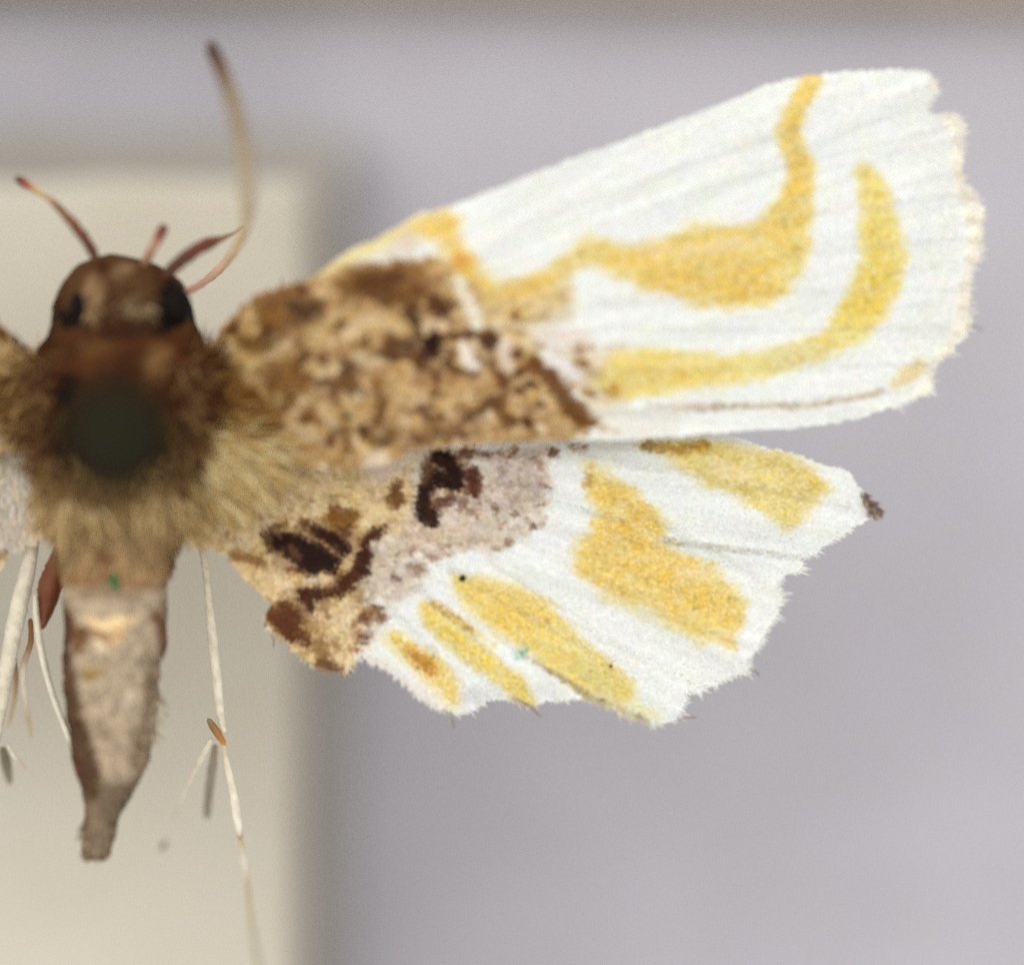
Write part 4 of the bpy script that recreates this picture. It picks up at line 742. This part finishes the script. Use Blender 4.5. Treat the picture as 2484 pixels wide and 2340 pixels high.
p2 = tube('palp', [(384, 694, 15, .6), (410, 660, 15, .8), (446, 628, 16, .9), (484, 602, 16, .8), (512, 588, 14, .5), (534, 580, 8, .2), (566, 566, 5, -.6), (590, 548, 4, -1.4)], [DB, (78, 42, 22), (84, 40, 20), (96, 44, 22), (104, 56, 30), (140, 104, 70), (180, 156, 116), (190, 170, 120)], moth, seed=23, rough=.12)
p2['label'] = 'dark curved palp at the right of the head'

# ------------------------------------------------------------------ eyes
M_EYE = mat_plain('eye_black', (18, 13, 9), 0.6, 0.08)
def ellipsoid(name, c, r, mat, parent, rot=0.0, n=20, m=28, wob=0.0, seed=0):
    V = []; Fc = []
    for i in range(1, n):
        t = math.pi * i / n
        for j in range(m):
            p = 2 * math.pi * j / m
            k = 1 + wob * (2 * vnoise(np.array([i * .7]), np.array([j * .7]), seed)[0] - 1)
            x, y, z = r[0] * math.sin(t) * math.cos(p) * k, r[1] * math.sin(t) * math.sin(p) * k, r[2] * math.cos(t) * k
            V.append((c[0] + x * math.cos(rot) - y * math.sin(rot), c[1] + x * math.sin(rot) + y * math.cos(rot), c[2] + z))
    V.append((c[0], c[1], c[2] + r[2])); V.append((c[0], c[1], c[2] - r[2])); tp, bt = len(V) - 2, len(V) - 1
    for i in range(n - 2):
        for j in range(m):
            q = (j + 1) % m; Fc.append((i * m + j, (i + 1) * m + j, (i + 1) * m + q, i * m + q))
    for j in range(m):
        q = (j + 1) % m; Fc.append((tp, j, q)); Fc.append((bt, (n - 2) * m + q, (n - 2) * m + j))
    return mesh_obj(name, V, Fc, mat, parent)
ellipsoid('eye', at(190, 754, 1.1), (.23, .46, .36), M_EYE, moth)
ellipsoid('eye', at(424, 742, .85), (.40, .50, .50), M_EYE, moth)
M_GREEN = mat_plain('green_crust', (52, 104, 58), 0.8, 0.2)
g = ellipsoid('green_crust', at(276, 1413, 1.62), (.12, .21, .08), M_GREEN, body, 0.25, 10, 14, 0.35, 4)

# ------------------------------------------------------------------ the pin
pin = thing('insect_pin', 'dark insect pin with a round head standing through the moth thorax', 'pin', at(300, 1062, Z_BLOCK))
M_STEEL = mat_plain('blackened_steel', (70, 66, 60), 0.4, 0.5, 0.7)
M_HEAD = mat_plain('pin_head_enamel', (36, 34, 22), 0.85, 0.05)
hx, hy, hz = at(286, 1056, 12.0); bx, by, bz = at(300, 1062, 2.0)
kx, ky = (hx - bx) / (hz - bz), (hy - by) / (hz - bz)
def on_axis(z): return np.array((bx + kx * (z - bz), by + ky * (z - bz), z))
V = []; Fc = []
prof = [(Z_BLOCK - 6, .02), (Z_BLOCK - 4.5, .2), (hz - .3, .2)]
for z, r in prof:
    for j in range(16):
        a = 2 * math.pi * j / 16; c = on_axis(z); V.append((c[0] + r * math.cos(a), c[1] + r * math.sin(a), z))
for i in range(2):
    for j in range(16):
        q = (j + 1) % 16; Fc.append((i * 16 + j, i * 16 + q, (i + 1) * 16 + q, (i + 1) * 16 + j))
Fc.append(tuple(range(16))[::-1]); Fc.append(tuple(range(32, 48)))
sh = mesh_obj('shaft', np.array(V) - np.array(pin.location), Fc, M_STEEL, pin)
hd_ = ellipsoid('pin_head', np.array((hx, hy, hz)) - np.array(pin.location), (1.12, 1.08, .95), M_HEAD, pin)

# ------------------------------------------------------------------ specks of dirt lying on the hindwing
M_DIRT = mat_plain('dark_dirt', (48, 38, 18), 0.8, 0.2)
def wing_z(px, py): return float(z_hind(np.array([(px, py)], float))[0])
d1 = ellipsoid('dirt_speck', ((1121 - 1242) / 100, (1170 - 1403) / 100, wing_z(1121, 1403) + .09), (.085, .07, .05), M_DIRT, None, .6, 10, 14, .25, 2)
d1['label'] = 'round dark speck of dirt on the upper end of a yellow hindwing stripe'; d1['category'] = 'speck'; d1['group'] = 'specks on the hindwing'
d2 = ellipsoid('dirt_speck', ((1483 - 1242) / 100, (1170 - 1617) / 100, wing_z(1483, 1617) + .09), (.045, .04, .04), M_DIRT, None, .2, 10, 14, .25, 5)
d2['label'] = 'tiny dark speck of dirt near the outer margin of the hindwing'; d2['category'] = 'speck'; d2['group'] = 'specks on the hindwing'
# stray hairs that stand out from the wing edges
st = [((676, 712), (684, 672)), ((655, 1535), (664, 1572)), ((1085, 1728), (1101, 1768)), ((1240, 1690), (1312, 1738)), ((1645, 1745), (1690, 1740)), ((1815, 1622), (1842, 1640)), ((2345, 790), (2385, 805)), ((868, 1600), (840, 1642))]
hw = bpy.data.objects['hindwing']
for p, q in st:
    m_ = ((p[0] + q[0]) / 2 + 4, (p[1] + q[1]) / 2 - 4)
    z_ = -.5 if p[1] > 1100 else .5
    tube('stray_hair', [(p[0], p[1], 2.6, z_), (m_[0], m_[1], 2.4, z_ - .05), (q[0], q[1], 1.2, z_ - .1)], [(176, 160, 138), (150, 132, 112), (120, 100, 84)], hw, M_HAIR, 90, 6, 6)
